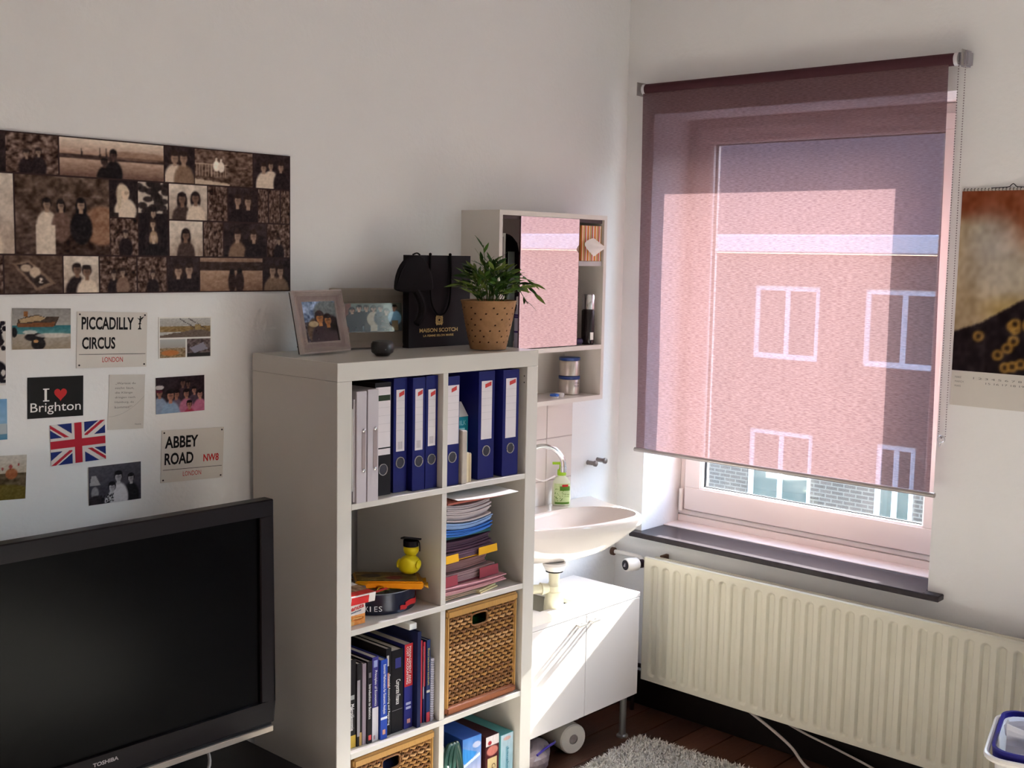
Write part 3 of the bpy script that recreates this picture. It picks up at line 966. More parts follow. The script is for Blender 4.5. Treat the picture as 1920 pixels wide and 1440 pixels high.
o = card('postcard', 'postcard split into three town views with a bridge on top', 'postcard', 1.775, 1.542, .164, .111, -0.7)
p = Paint(78, 52, 'e8e4de')
q = Paint(76, 26, 'b8b4ae').grad('b4b0ac', 'a8a098', y1=.5).rect(0, .42, 1, .7, '8a7048').noise(.10, 30, y0=.4).poly([(0, .9), (.75, .55), (1, .7), (1, 1), (0, 1)], '6a5a50').line(.38, 0, .72, .6, .012, '3a3038').line(.55, 0, .9, .55, .012, '3a3038').rect(.68, .35, .80, .6, '9a8258').noise(.06, 40)
p.paste(q, .02, .03, .98, .50)
q = Paint(38, 24, 'a8a8a8').grad('b0b0b0', 'a09890', y1=.5).rect(0, .45, 1, 1, '8a7458').noise(.15, 20, y0=.4).ell(.4, .75, .35, .15, 'c07038', .8)
p.paste(q, .02, .53, .50, .98)
q = Paint(36, 24, '5a4a48').noise(.2, 14).rect(0, .8, 1, 1, '2a2424').poly([(.1, .5), (.7, .2), (.9, .6), (.3, .8)], '8a8490')
p.paste(q, .52, .53, .98, .98)
pic(o, p, .164, .111)

o = card('postcard', 'black postcard reading I love Brighton with a red heart', 'postcard', 1.402, 1.406, .146, .103, -1.5, mat('black_card', '16100f', .5))
text('lettering', 'I', WHITE_INK, o, (-.030, -.0016, -.010), (1, 0, 0), (0, 0, 1), .018 * .35, .032, True)
for zz in (-.010, .0195):
    obj('letter_serif', bbox(-.0335, -.0165 - .001, -.0017, -.0012, zz, zz + .0028), WHITE_INK, o)
b = bm_new()
hp = []
for i in range(28):
    t = 2 * PI * i / 28
    hp.append((.012 + .0011 * 16 * math.sin(t) ** 3 * .95, .0075 + .0011 * (13 * math.cos(t) - 5 * math.cos(2 * t) - 2 * math.cos(3 * t) - math.cos(4 * t))))
obj('heart', prism(b, hp, -.0018, -.0012), RED, o)
text('lettering', 'Brighton', WHITE_INK, o, (-.066, -.0016, -.043), (1, 0, 0), (0, 0, 1), .132, .030)

o = card('quote_card', 'pale card with a few typed lines in the middle of the wall cards', 'card', 1.596, 1.378, .103, .145, -3.0, mat('pale_card', 'cdc6bf', .7))
LG = mat('faint_ink', '6c6664', .7)
for i, s in enumerate(('„Wartest du', 'nicht laut,', 'die Klänge', 'dringen nach', 'Hamburg, du', 'kommst!“')):
    text('typed_line', s, LG, o, (-.034, -.0016, .046 - .0125 * i), (1, 0, 0), (0, 0, 1), .058 - .004 * (i % 3), .0066)
b = bm_new(); tube(b, [(-.050 + .10 * t, -.0014, -.038 + .052 * t * t) for t in [i / 14 for i in range(15)]], .0003, 4)
obj('pencil_arc', b, mat('arc_ink', '98928e', .7), o)
text('typed_line', 'Notiz', LG, o, (.026, -.0016, -.062), (1, 0, 0), (0, 0, 1), .018, .004)

o = card('photo_print', 'colour snapshot of a laughing group of friends against a dark room', 'photo', 1.757, 1.386, .151, .099, -0.4)
p = Paint(72, 48, '2a1c22').noise(.04, 6)
for x, yv, k, s, c in ((.55, .18, .09, '6a4a40', '3a2830'), (.66, .22, .08, '6a4a40', '2a2028'), (.42, .48, .10, '9a6a58', '6a5a6a'), (.78, .40, .08, 'a87868', '4a3a48'), (.62, .48, .10, 'a07060', 'b06a84'), (.08, .40, .11, '9a6a58', '8a98b0'), (.30, .50, .13, 'b07c68', '8aa0bc'), (.90, .52, .10, 'b88474', 'b86a88'), (.68, .78, .09, 'a87060', 'a03048')):
    p.person(x, yv, k, 1.5, s, '1c1214', c)
p.ell(.08, .28, .09, .06, 'b8b0b0').rect(.02, .36, .14, .41, '5a1c2c').noise(.04, 30)
pic(o, p, .151, .099)

o = card('flag_card', 'Union Jack flag postcard below the black Brighton card', 'postcard', 1.459, 1.284, .149, .104, 0.6)
p = Paint(150, 104, '1c2a6c')
Wc, Rc = 'd8d0cc', 'b42434'
A = 149 / 104
def ln(p, x0, y0, x1, y1, t, c, off=0.0):
    X, Y_ = p.X * A, p.Y
    x0, x1 = x0 * A, x1 * A
    L = math.hypot(x1 - x0, y1 - y0)
    nx, ny_ = -(y1 - y0) / L, (x1 - x0) / L
    d = (X - x0) * nx + (Y_ - y0) * ny_ - off
    s = ((X - x0) * (x1 - x0) + (Y_ - y0) * (y1 - y0)) / L / L
    p.blend(((np.abs(d) < t) & (s >= 0) & (s <= 1)).astype(float), c)
ln(p, 0, 0, 1, 1, .10, Wc); ln(p, 0, 1, 1, 0, .10, Wc)
ln(p, 0, 0, .5, .5, .035, Rc, .033); ln(p, 1, 1, .5, .5, .035, Rc, .033); ln(p, 0, 1, .5, .5, .035, Rc, .033); ln(p, 1, 0, .5, .5, .035, Rc, .033)
p.rect(.5 - .167 / A, 0, .5 + .167 / A, 1, Wc).rect(0, .333, 1, .667, Wc).rect(.5 - .1 / A, 0, .5 + .1 / A, 1, Rc).rect(0, .40, 1, .60, Rc)
pic(o, p, .149, .104)

o = card('photo_print', 'black and white snapshot of a family hugging at the bottom of the card wall', 'photo', 1.559, 1.165, .149, .101, -0.7)
p = Paint(72, 48, '4a464e').grad('504c54', '34303a')
p.poly([(.02, .5), (.06, .25), (.14, .25), (.22, .5)], '9a9698').ell(.12, .7, .07, .16, '8a868a')
p.person(.80, .40, .10, 1.5, 'a8a4a8', '161216', '1c181c').person(.56, .33, .12, 1.5, 'b0acb0', '141014', 'cac6ca').person(.44, .58, .11, 1.5, 'b4b0b4', '141014', 'c8c4c8').ell(.14, .92, .16, .16, '2c2428')
for _ in range(60):
    x, yv = rng.uniform(.22, .46), rng.uniform(.76, .99)
    p.ell(x, yv, .012, .018, '1c181c')
p.noise(.04, 30)
pic(o, p, .149, .101)

o = card('tree_print', 'white card with a black tree and figure silhouette cut off by the picture edge', 'card', 1.2277, 1.524, .100, .156, -1.6)
p = Paint(48, 74, 'd4ccc6')
for _ in range(70):
    p.ell(.62 + rng.gauss(0, .18), .26 + rng.gauss(0, .14), .06, .04, '140c16')
p.ell(.66, .3, .26, .16, '140c16').rect(.6, .35, .72, .95, '140c16').ell(.8, .78, .22, .16, '140c16').ell(.92, .93, .1, .03, '140c16').ell(.93, .80, .05, .05, 'd4ccc6')
pic(o, p, .100, .156)
o = card('postcard', 'blue seaside postcard at the far edge of the card wall', 'postcard', 1.2265, 1.362, .100, .100, -0.9)
p = Paint(48, 48, '7aa6cc').grad('7aa8d4', '8ab0cc', y1=.65).grad('6a8a9a', '4a7a98', y0=.62, y1=1).noise(.04, 12).rect(.78, .6, .98, .85, 'b0b8bc')
pic(o, p, .100, .100)
o = card('photo_print', 'landscape photo with hot air balloons over hills near the television', 'photo', 1.245, 1.218, .150, .110, -3.6)
p = Paint(72, 52, 'c4bcb0').grad('c8c0b6', 'b8a894', y1=.45).rect(0, .40, 1, 1, '5a4a34').noise(.10, 16, y0=.4).ell(.6, .85, .5, .2, '6a5a20', .9).ell(.75, .42, .1, .12, 'a05a34', .9).noise(.06, 36)
for x, yv, s in ((.73, .26, .03), (.6, .3, .02), (.86, .22, .018), (.5, .2, .015)):
    p.ell(x, yv, s, s * 1.5, 'a04a48').ell(x, yv + s * 2, s * .3, s * .4, '4a3a30')
pic(o, p, .150, .110)

# ---------------------------------------------------------------- television and its bench
TVB = mat('tv_bezel', '140d10', .32, var=.1, scale=4, spec=.18)
tv = thing('television', 'large black flat screen television with a silver strip along its lower edge', 'television', (1.34, -0.30, 0.42))
L_, R_ = -.512, .509
b = bm_new()
zt, zb = .708, .085
sx0, sx1, sz0, sz1 = L_ + .045, R_ - .043, .156, .664
for a in ((L_, R_, sz1, zt), (L_, R_, zb + .010, sz0), (L_, sx0, sz0, sz1), (sx1, R_, sz0, sz1)):
    box(b, a[0], a[1], 0, .04, a[2], a[3])
bmesh.ops.remove_doubles(b, verts=b.verts[:], dist=1e-5)
obj('bezel', b, TVB, tv, bevel=.003)
obj('screen', bbox(sx0 - .005, sx1 + .005, .010, .014, sz0 - .005, sz1 + .005), mat('tv_screen', '030203', .22, var=.05, spec=.08), tv)
obj('back_shell', bbox(L_ + .02, R_ - .02, .0405, .10, zb + .03, zt - .02), mat('tv_shell', '141012', .5), tv, bevel=.012)
obj('lower_edge', bbox(L_ + .006, R_ - .006, .006, .04, zb - .004, zb + .010), mat('tv_lower', '0c080a', .4), tv)
obj('silver_strip', bbox(L_ + .008, R_ - .006, -.003, .012, zb - .014, zb + .002), mat('brushed_silver', 'a89c90', .35, .6, var=.15, scale=6), tv, bevel=.0015)
text('logo', 'TOSHIBA', mat('logo_silver', 'a8a0a0', .35, .5), tv, (-.016, -.0006, .132), (1, 0, 0), (0, 0, 1), .066, .010, True)
b = bm_new(); lathe(b, [(.045, .012), (.045, .075)], 20, 0, .05)
obj('stand_neck', b, MATS['tv_shell'], tv, smooth=True)
b = bm_new(); loft(b, [[(x * .26 / .17, y_ * .14 / .20 + .05, z) for x, y_ in rrect(.17, .20, .06)] for z in (.0, .012)])
obj('stand_base', b, mat('tv_base', '0c080a', .25), tv, bevel=.003)
BENCH = mat('black_bench', '0c0809', .4, var=.2, scale=6)
be = thing('media_bench', 'low black bench under the television', 'bench', (1.30, -.255, 0))
bx0, bx1 = -.75, .556
obj('bench_top', bbox(bx0, bx1, -.220, .235, .385, .4195), BENCH, be, bevel=.003)
obj('side_panel', bbox(bx0, bx0 + .03, -.212, .23, 0, .3848), BENCH, be)
obj('side_panel', bbox(bx1 - .03, bx1, -.212, .23, 0, .3848), BENCH, be)
obj('shelf', bbox(bx0 + .03, bx1 - .03, -.22, .22, .18, .20), BENCH, be)
obj('back_panel', bbox(bx0 + .03, bx1 - .03, .215, .2295, .02, .38), BENCH, be)
b = bm_new(); tube(b, smooth_path([(1.62, -.16, .52), (1.69, -.20, .47), (1.66, -.27, .432), (1.57, -.30, .4255), (1.50, -.27, .4255), (1.46, -.20, .43), (1.47, -.14, .50)]), .0045, 8)
tag(obj('video_cable', b, CABLE, smooth=True), 'thin white cable looping under the television onto the black bench', 'cable')

# ---------------------------------------------------------------- mirror cabinet
CABM = mat('cabinet_laminate', 'dcd4cc', .3, var=.015, scale=3)
cx0, cx1, cd, cz0, cz1 = 2.838, 3.409, .177, 1.262, 1.929
cb = thing('mirror_cabinet', 'white wall cabinet with a sliding mirror door above the wash basin', 'cabinet', (cx0, 0, cz0))
W_, H_ = cx1 - cx0, cz1 - cz0
t = .016
sh_ = .193
obj('side_panel', bbox(0, t, -cd, -.0005, 0, H_), CABM, cb)
sp = obj('side_panel', bbox(W_ - t, W_, -cd, -.0005, 0, H_), CABM, cb)
b = bm_new()
for i in range(8):
    tube(b, [(W_ - t - .0002, -.062, .24 + .032 * i), (W_ - t - .0008, -.062, .24 + .032 * i)], .0024, 8)
obj('shelf_pin_holes', b, mat('hole_dark', '2a2422', .9), sp)
obj('top_panel', bbox(t, W_ - t, -cd, -.0005, H_ - t, H_), CABM, cb)
obj('bottom_panel', bbox(t, W_ - t, -cd, -.0005, 0, t), CABM, cb)
obj('shelf', bbox(t, W_ - t, -cd + .001, -.006, sh_ - t * .5, sh_ + t * .5), CABM, cb)
obj('back_panel', bbox(t, W_ - t, -.006, -.0008, t, H_ - t), CABM, cb)
MIR = mat('mirror_silver', 'f2f0f0', .005, 1.0, var=.0)
md = obj('mirror_door', bbox(.109, .416, -cd + .003, -cd + .007, sh_ + t * .5 + .004, H_ - t - .001), MIR, cb)
obj('door_edge', bbox(.1075, .109, -cd + .003, -cd + .008, sh_ + t * .5 + .004, H_ - t - .001), mat('mirror_edge', '4a2830', .3), md)
obj('door_edge', bbox(.416, .4175, -cd + .003, -cd + .008, sh_ + t * .5 + .004, H_ - t - .001), MATS['mirror_edge'], md)
obj('slide_track', bbox(t, W_ - t, -cd + .010, -cd + .014, H_ - t - .012, H_ - t), mat('track_dark', '5a4a4c', .5), cb)
CZ = cz0 + sh_ + t * .5      # floor of the upper compartment
CB0 = cz0 + t                # floor of the lower compartment
# things in the cabinet
o = thing('striped_notebook', 'orange and white striped book upright in the mirror cabinet', 'book', (3.274, -.140, 1.766), 0)
obj('ledge', bbox(-.02, .118, -.03, .128, -.018, -.001), mat('glass_ledge', 'b8b4b4', .2), o)
p = Paint(64, 40, 'e8d8b8')
for i in range(21):
    p.rect(i / 21, 0, (i + 1) / 21, 1, ('d8643a', 'e8dcc0', 'd89850', 'b0a480', 'd84a30', 'e4e0e0', 'e0a040')[i % 7])
obj('cover', bbox(0, .112, -.028, -.0005, 0, .125), mat('book_board', 'd89850', .6), o)
raster('stripes', p.a, o, (0, -.0285, 0), (.112, 0, 0), (0, 0, .125))
b = bm_new()
def fan(u, v):
    a = -.9 + 1.8 * u
    r_ = .008 + .075 * v
    return (.076 - r_ * math.cos(a) * 1.55, -.01 * math.sin(6 * u) * v - .03 * v * .3, r_ * math.sin(a) * .50)
sheet(b, fan, 14, 5)
tag(obj('tissue_fan', solid(b, .0008), mat('tissue', 'e8e0d8', .8), loc=(3.322, -.183, 1.815), rot=(0, 0, 0), smooth=True), 'white folded tissue fanned out in front of the striped book', 'tissue')
o = thing('spray_can', 'black spray can with silver cap in the mirror cabinet', 'spray can', (3.352, -.145, CZ + .0005))
b = bm_new(); lathe(b, [(.022, 0), (.024, .004), (.024, .122), (.020, .128)], 20)
obj('body', b, mat('can_black', '1e1416', .25, .3), o, smooth=True)
b = bm_new(); lathe(b, [(.0238, .1285), (.0238, .178), (.021, .182)], 20)
obj('cap', b, CHROME, o, smooth=True)
obj('label', bbox(-.014, .002, -.0252, -.022, .018, .045), PAPER, o)
o = thing('deodorant_stick', 'short dark purple deodorant lying behind the mirror door edge', 'deodorant', (3.285, -.135, CZ + .013))
b = bm_new(); tube(b, [(-.02, 0, 0), (.028, -.01, 0)], .012, 14)
obj('tube', b, mat('purple_plastic', '2a2048', .3), o, smooth=True)
b = bm_new(); tube(b, [(-.042, .004, 0), (-.0205, 0, 0)], .0115, 14)
obj('cap', b, PLASTIC_W, o, smooth=True)
BLUEP = mat('tin_blue', '1c3c80', .3)
ALU = mat('tin_silver', 'c8beb4', .28, .75, var=.06, scale=20)
for i, (lab, lines) in enumerate((('silver tin with blue lid standing on the cabinet floor, lower of two', ('VITAL', 'PULVER')), ('silver tin with blue lid stacked on top of another tin', ('VITA', 'MIX 200', 'forte')))):
    o = thing('tin_can', lab, 'tin', (3.322, -.088, CB0 + .0005 + .0685 * i), .3 * i, group='blue lidded tins in the mirror cabinet')
    b = bm_new(); lathe(b, [(.036, 0), (.038, .002), (.038, .054), (.0365, .056)], 28)
    obj('body', b, ALU, o, smooth=True)
    b = bm_new(); lathe(b, [(.0385, .0562), (.0395, .058), (.0395, .066), (.037, .068)], 28)
    obj('lid', b, BLUEP, o, smooth=True)
    for r_, s in enumerate(lines):
        a0 = -1.95 + .5 * i
        text('lettering', s, mat('tin_ink', '5c5058', .5), o, (.0388 * math.cos(a0), .0388 * math.sin(a0), .040 - .011 * r_), (-math.sin(a0 + .3), math.cos(a0 + .3), 0), (0, 0, 1), .022, .007, lift=.003)
o = thing('contact_lens_case', 'small blue and white contact lens case on the cabinet floor', 'lens case', (3.205, -.130, CB0 + .0005), .2)
for s, m in ((-1, mat('lens_blue', '2a62c0', .3)), (1, PLASTIC_W)):
    b = bm_new(); lathe(b, [(.014, .0), (.016, .004), (.016, .006)], 20, s * .019)
    obj('well', b, PLASTIC_W, o, smooth=True)
    b = bm_new(); lathe(b, [(.0165, .0062), (.0165, .013), (.014, .0145)], 20, s * .019)
    obj('cap', b, m, o, smooth=True)
obj('bridge', bbox(-.012, .012, -.004, .004, .001, .005), PLASTIC_W, o)
o = thing('booklet', 'tall printed leaflet standing at the open end of the mirror cabinet', 'leaflet', (2.922, -.100, CZ + .0005), .35)
obj('leaflet_sheet', bbox(0, .045, -.003, .003, 0, .392), PAPER, o)
p = Paint(16, 60, '8a7c7c').noise(.25, 14)
raster('printed_side', p.a, o, (.001, -.0034, .05), (.026, 0, 0), (0, 0, .33))
o = thing('toothpaste_tube', 'pale green toothpaste tube propped up inside the mirror cabinet', 'tube', (2.998, -.085, CZ + .0005), .3)
b = bm_new(); loft(b, [[(x, y_, z) for x, y_ in rrect(hx, hy, min(hx, hy) * .9, 4)] for hx, hy, z in ((.011, .011, 0), (.011, .011, .02), (.018, .014, .03), (.021, .010, .10), (.024, .0018, .318), (.024, .0014, .33))])
obj('tube_body', b, mat('tube_grey_green', '7c8c8a', .35, var=.15, scale=14), o, smooth=True)
o = thing('lotion_bottle', 'slim white bottle with violet bands beside the mirror edge', 'bottle', (2.993, -.130, CZ + .0005))
b = bm_new(); lathe(b, [(.0145, 0), (.016, .003), (.016, .12), (.010, .135), (.008, .150)], 18)
obj('body', b, mat('lotion_white', 'b8b4c4', .3), o, smooth=True)
for z in (.055, .105, .112):
    b = bm_new(); lathe(b, [(.0163, z), (.0163, z + .006)], 18)
    obj('band', b, mat('violet_band', '3c2c6c', .4), o)
b = bm_new(); lathe(b, [(.0105, .1505), (.0105, .175), (.009, .178)], 14)
obj('cap', b, PLASTIC_W, o, smooth=True)
o = thing('dark_pouch', 'tall dark toiletry pouch enlarged to darken the back of the mirror cabinet', 'pouch', (3.02, -.040, CZ + .0005))
crumple('pouch_body', 0, 0, .205, .075, .022, .205, mat('pouch_cloth', '1c1620', .8), o, amp=.12, seed=21)  # enlarged so its dark cloth stands in for the cabinet's dark interior

# ---------------------------------------------------------------- wash basin
CER = mat('ceramic_white', 'e6ddd6', .08, var=.01, scale=2, coat=.4)
out2 = [(2.79, -.010), (3.10, -.010), (3.40, -.010), (3.553, -.010), (3.530, -.075), (3.503, -.16), (3.487, -.235), (3.468, -.300), (3.440, -.345), (3.400, -.374), (3.355, -.380), (3.285, -.375), (3.215, -.365), (3.13, -.345), (3.04, -.312), (2.95, -.268), (2.87, -.225), (2.81, -.175), (2.785, -.10)]
def smooth_closed(pts, k=4):
    n = len(pts)
    o = []
    for i in range(n):
        p0, p1, p2, p3 = (Vector(pts[(i + d) % n]) for d in (-1, 0, 1, 2))
        for j in range(k):
            t_ = j / k
            o.append(0.5 * ((2 * p1) + (p2 - p0) * t_ + (2 * p0 - 5 * p1 + 4 * p2 - p3) * t_ * t_ + (3 * p1 - p0 - 3 * p2 + p3) * t_ ** 3))
    return [(q.x, min(q.y, -.0095)) for q in o]
O_ = smooth_closed(out2)
cxs, cys = 3.15, -.205
def scl(s, z, cx=cxs, cy=cys, sy=None):
    return [(cx + (x - cx) * s, min(cy + (y_ - cy) * (sy or s), -.0095), z) for x, y_ in O_]
inn2 = [(2.86, -.120), (3.00, -.095), (3.15, -.090), (3.30, -.105), (3.40, -.145), (3.450, -.215), (3.458, -.275), (3.435, -.325), (3.385, -.352), (3.30, -.352), (3.21, -.342), (3.12, -.320), (3.03, -.286), (2.95, -.245), (2.88, -.205), (2.845, -.160)]
I0 = smooth_closed(inn2)
def resamp(poly, n):
    P_ = [Vector((x, y_)) for x, y_ in poly]
    c = Vector((3.17, -.21))
    angs = sorted(((math.atan2(q.y - c.y, q.x - c.x), q) for q in P_), key=lambda t_: t_[0])
    outp = []
    for i in range(n):
        a = -PI + 2 * PI * i / n
        d = Vector((math.cos(a), math.sin(a)))
        best = None
        for j in range(len(P_)):
            p1, p2 = P_[j], P_[(j + 1) % len(P_)]
            e = p2 - p1
            den = d.x * e.y - d.y * e.x
            if abs(den) < 1e-9:
                continue
            w_ = p1 - c
            t_ = (w_.x * e.y - w_.y * e.x) / den
            s_ = (w_.x * d.y - w_.y * d.x) / den
            if t_ > 0 and -1e-6 <= s_ <= 1 + 1e-6 and (best is None or t_ > best):
                best = t_
        outp.append(c + d * best)
    return outp
NB = 96
oo, ii = resamp(O_, NB), resamp(I0, NB)
dr = Vector((3.10, -.215))
def mixr(A_, k, z, B_=None):
    return [(a.x * (1 - k) + dr.x * k, min(a.y * (1 - k) + dr.y * k, -.0095), z) for a in A_]
RZ = .855
rings = [mixr(oo, .80, .716), mixr(oo, .62, .722), mixr(oo, .42, .740), mixr(oo, .26, .768), mixr(oo, .13, .795), mixr(oo, .045, .813), mixr(oo, .032, .817), mixr(oo, .006, .823), mixr(oo, -.002, .827), mixr(oo, -.004, .845), mixr(oo, .004, .8525), mixr(oo, .018, RZ)]
inn_r = [[(a.x, a.y, RZ) for a in ii], [(a.x, a.y, RZ - .003) for a in ii], mixr(ii, .05, RZ - .018), mixr(ii, .16, RZ - .055), mixr(ii, .36, RZ - .092), mixr(ii, .65, RZ - .110), mixr(ii, .93, RZ - .116)]
bs = thing('wash_basin', 'white ceramic wash basin on the wall right of the shelf unit', 'basin', (0, 0, 0))
b = bm_new(); loft(b, rings + inn_r)
bowl = obj('bowl', b, CER, bs, smooth=True)
for q in bowl.data.polygons:
    if q.normal.z > .97 and q.center.z > RZ - .002:
        q.use_smooth = False
b = bm_new(); tube(b, [(3.035, -.128, .808), (3.035, -.112, .815)], .011, 14)
obj('overflow_hole', b, mat('hole_black', '0c0808', .8), bs)
b = bm_new(); lathe(b, [(.026, RZ - .1155), (.026, RZ - .112), (.02, RZ - .111)], 20, dr.x, dr.y)
obj('drain', b, CHROME, bs, smooth=True)
# chrome tap
tp = thing('basin_tap', 'chrome swan neck tap on the back rim of the wash basin', 'tap', (2.975, -.062, RZ + .0005))
b = bm_new(); lathe(b, [(.026, 0), (.026, .006), (.020, .012), (.019, .07), (.015, .085)], 20)
obj('tap_body', b, CHROME, tp, smooth=True)
b = bm_new(); tube(b, smooth_path([(0, 0, .08), (.004, -.004, .15), (.025, -.025, .195), (.065, -.065, .240), (.112, -.100, .262), (.155, -.125, .250), (.180, -.140, .218), (.186, -.143, .185)], 6), .0095, 12)
obj('spout', b, CHROME, tp, smooth=True)
b = bm_new(); tube(b, [(.186, -.143, .187), (.1865, -.1432, .168)], .0115, 12)
obj('aerator', b, CHROME, tp, smooth=True)
b = bm_new(); tube(b, [(.012, -.012, .045), (.045, -.045, .068)], .012, 12); tube(b, [(.045, -.045, .068), (.050, -.050, .072), (.072, -.072, .088), (.078, -.076, .092)], [.013, .022, .022, .014], 8)
obj('tap_knob', b, CHROME, tp)
b = bm_new(); tube(b, smooth_path([(.03, -.10, .170), (.09, -.09, .150), (.16, -.075, .130), (.235, -.062, .136)]), .0028, 6)
tag(obj('plug_cord', b, PLASTIC_W, smooth=True, loc=(2.975, -.062, RZ + .0005)), 'thin white cord strung from the tap towards the soap dispenser', 'cord')
# soap dispenser
sd = thing('soap_dispenser', 'white soap bottle with lime green pump on the basin rim', 'soap bottle', (3.335, -.052, RZ + .0008), -.75)
def ov(s, z, q=.62):
    return [(s * math.cos(2 * PI * k / 32), q * s * math.sin(2 * PI * k / 32), z) for k in range(32)]
b = bm_new(); loft(b, [ov(.038, 0), ov(.042, .004), ov(.0425, .03), ov(.0415, .085), ov(.038, .105), ov(.027, .124, .72), ov(.018, .130, .9), ov(.0165, .134, 1)])
obj('bottle', b, mat('soap_milk', 'e4ecd0', .25, var=.03), sd, smooth=True)
sd.scale = (.84, .84, .84)
LIME = mat('lime_plastic', '9ccc10', .3, var=.05)
b = bm_new(); lathe(b, [(.019, .1345), (.0205, .137), (.0195, .158), (.012, .163), (.0105, .182), (.012, .184), (.012, .193), (.009, .195)], 20)
box(b, -.042, .0, -.007, .007, .183, .193)
obj('pump', b, LIME, sd, smooth=True)
GRN = mat('label_green', '5c8a30', .5)
def onlabel(name, x0, x1, z0, z1, m, off=.0012):
    b = bm_new()
    def fy(x, z):
        s = .0425 if z < .085 else .040
        return -.62 * math.sqrt(max(0, s * s - x * x)) - off
    sheet(b, lambda u, v: (x0 + (x1 - x0) * u, fy(x0 + (x1 - x0) * u, z0 + (z1 - z0) * v), z0 + (z1 - z0) * v), 8, 3)
    return obj(name, b, m, sd)
onlabel('label', -.034, .036, .008, .100, mat('label_pale', 'c8dca0', .5, var=.2, scale=90), .0006)
onlabel('label_band', -.010, .036, .068, .088, GRN)
onlabel('label_strip', -.030, .034, .008, .017, GRN)
onlabel('logo', .0, .028, .086, .096, RED, .002)
for i in range(26):
    x, z = rng.uniform(-.032, .004), rng.uniform(.02, .075)
    onlabel('leaf_dot', x, x + .0035, z, z + .003, GRN)
text('lettering', 'aloe vera', GRN, sd, (.010, -.0295, .050), (1, -.15, 0), (0, 0, 1), .022, .007)
text('lettering', 'cremeseife', GRN, sd, (.010, -.0295, .041), (1, -.15, 0), (0, 0, 1), .022, .006)
# wall hooks
for i, (x, lab) in enumerate(((3.553, 'brushed steel wall peg nearer the soap bottle'), (3.613, 'brushed steel wall peg nearer the room corner'))):
    o = thing('wall_peg', lab, 'wall hook', (x, 0, .984 + .004 * i), group='steel pegs on the back wall')
    b = bm_new(); tube(b, [(0, -.0008, 0), (0, -.004, 0), (0, -.034, 0)], [.0095, .0085, .0085], 16)
    obj('peg', b, mat('peg_steel', '8c8480', .35, .8), o, smooth=True)
    b = bm_new(); tube(b, [(0, -.034, 0), (0, -.035, 0), (0, -.043, 0), (0, -.045, 0)], [.0085, .0115, .0115, .009], 16)
    obj('peg_head', b, MATS['peg_steel'], o, smooth=True)

# ---------------------------------------------------------------- vanity cabinet under the basin
VAN = mat('vanity_white', 'dad4d2', .3, var=.012, scale=2)
vx0, vx1, vy0, vy1, vz0, vz1 = 2.832, 3.457, -.340, -.022, .170, .557
va = thing('vanity_cabinet', 'white two-door cabinet on metal legs under the wash basin', 'cabinet', (vx0, vy0, 0))
VW, VD = vx1 - vx0, vy1 - vy0
hx0, hx1, hy0, hy1 = .175, .362, .098, .30      # cut-out for the drain trap
b = bm_new()
box(b, 0, VW, .0, hy0, vz1 - .016, vz1); box(b, 0, hx0, hy0, VD, vz1 - .016, vz1); box(b, hx1, VW, hy0, VD, vz1 - .016, vz1); box(b, hx0, hx1, hy1, VD, vz1 - .016, vz1)
# slanted corner of the cut-out
obj('top_panel', b, VAN, va)
t = .016
obj('side_panel', bbox(0, t, .018, VD, vz0, vz1 - .0165), VAN, va)
obj('side_panel', bbox(VW - t, VW, .018, VD, vz0, vz1 - .0165), VAN, va)
obj('bottom_panel', bbox(t, VW - t, .018, VD, vz0, vz0 + t), VAN, va)
obj('back_panel', bbox(t, VW - t, VD - .006, VD, vz0 + t, vz1 - .0165), VAN, va)
for i in range(2):
    x0 = .001 + i * (VW / 2)
    d = obj('door', bbox(x0, x0 + VW / 2 - .002, 0, .0165, vz0, vz1 - .0185), VAN, va, bevel=.001)
    xh = VW / 2 + (-.040 if i == 0 else .034)
    b = bm_new(); box(b, xh - .019, xh + .019, -.020, -.013, vz1 - .0475, vz1 - .0405); box(b, xh - .017, xh - .012, -.013, .0005, vz1 - .0475, vz1 - .0405); box(b, xh + .012, xh + .017, -.013, .0005, vz1 - .0475, vz1 - .0405)
    obj('handle', b, mat('satin_metal', 'd0ccc8', .35, .5), d)
LEGM = mat('leg_metal', '8c8a88', .3, .7)
for x in (.03, VW - .028):
    for yv in (.042, VD - .04):
        b = bm_new(); lathe(b, [(.022, .0), (.022, .006), (.014, .010), (.013, .020), (.013, vz0 - .0005)], 16, x, yv)
        obj('leg', b, LEGM, va, smooth=True)
tr_ = thing('drain_trap', 'cream plastic bottle trap hanging under the wash basin', 'drain trap', (dr.x - .012, dr.y - .02, 0))
TRP = mat('trap_plastic', 'e6e0c0', .3, var=.03)
b = bm_new(); lathe(b, [(.040, .716), (.042, .708), (.033, .690), (.030, .688)], 24)
obj('flange', b, PLASTIC_W, tr_, smooth=True)
b = bm_new(); lathe(b, [(.031, .6875), (.031, .684)], 24)
obj('washer', b, BLACK, tr_, smooth=True)
b = bm_new(); lathe(b, [(.021, .6838), (.018, .650), (.021, .638), (.026, .634), (.026, .614), (.029, .612), (.034, .58), (.036, .54), (.032, .50), (.02, .485)], 24)
obj('trap_body', b, TRP, tr_, smooth=True)
b = bm_new(); tube(b, [(-.02, .01, .625), (-.045, .022, .625)], [.016, .022], 16); tube(b, [(-.045, .022, .625), (-.17, .085, .625)], .016, 16)
obj('outlet_pipe', b, TRP, tr_, smooth=True)

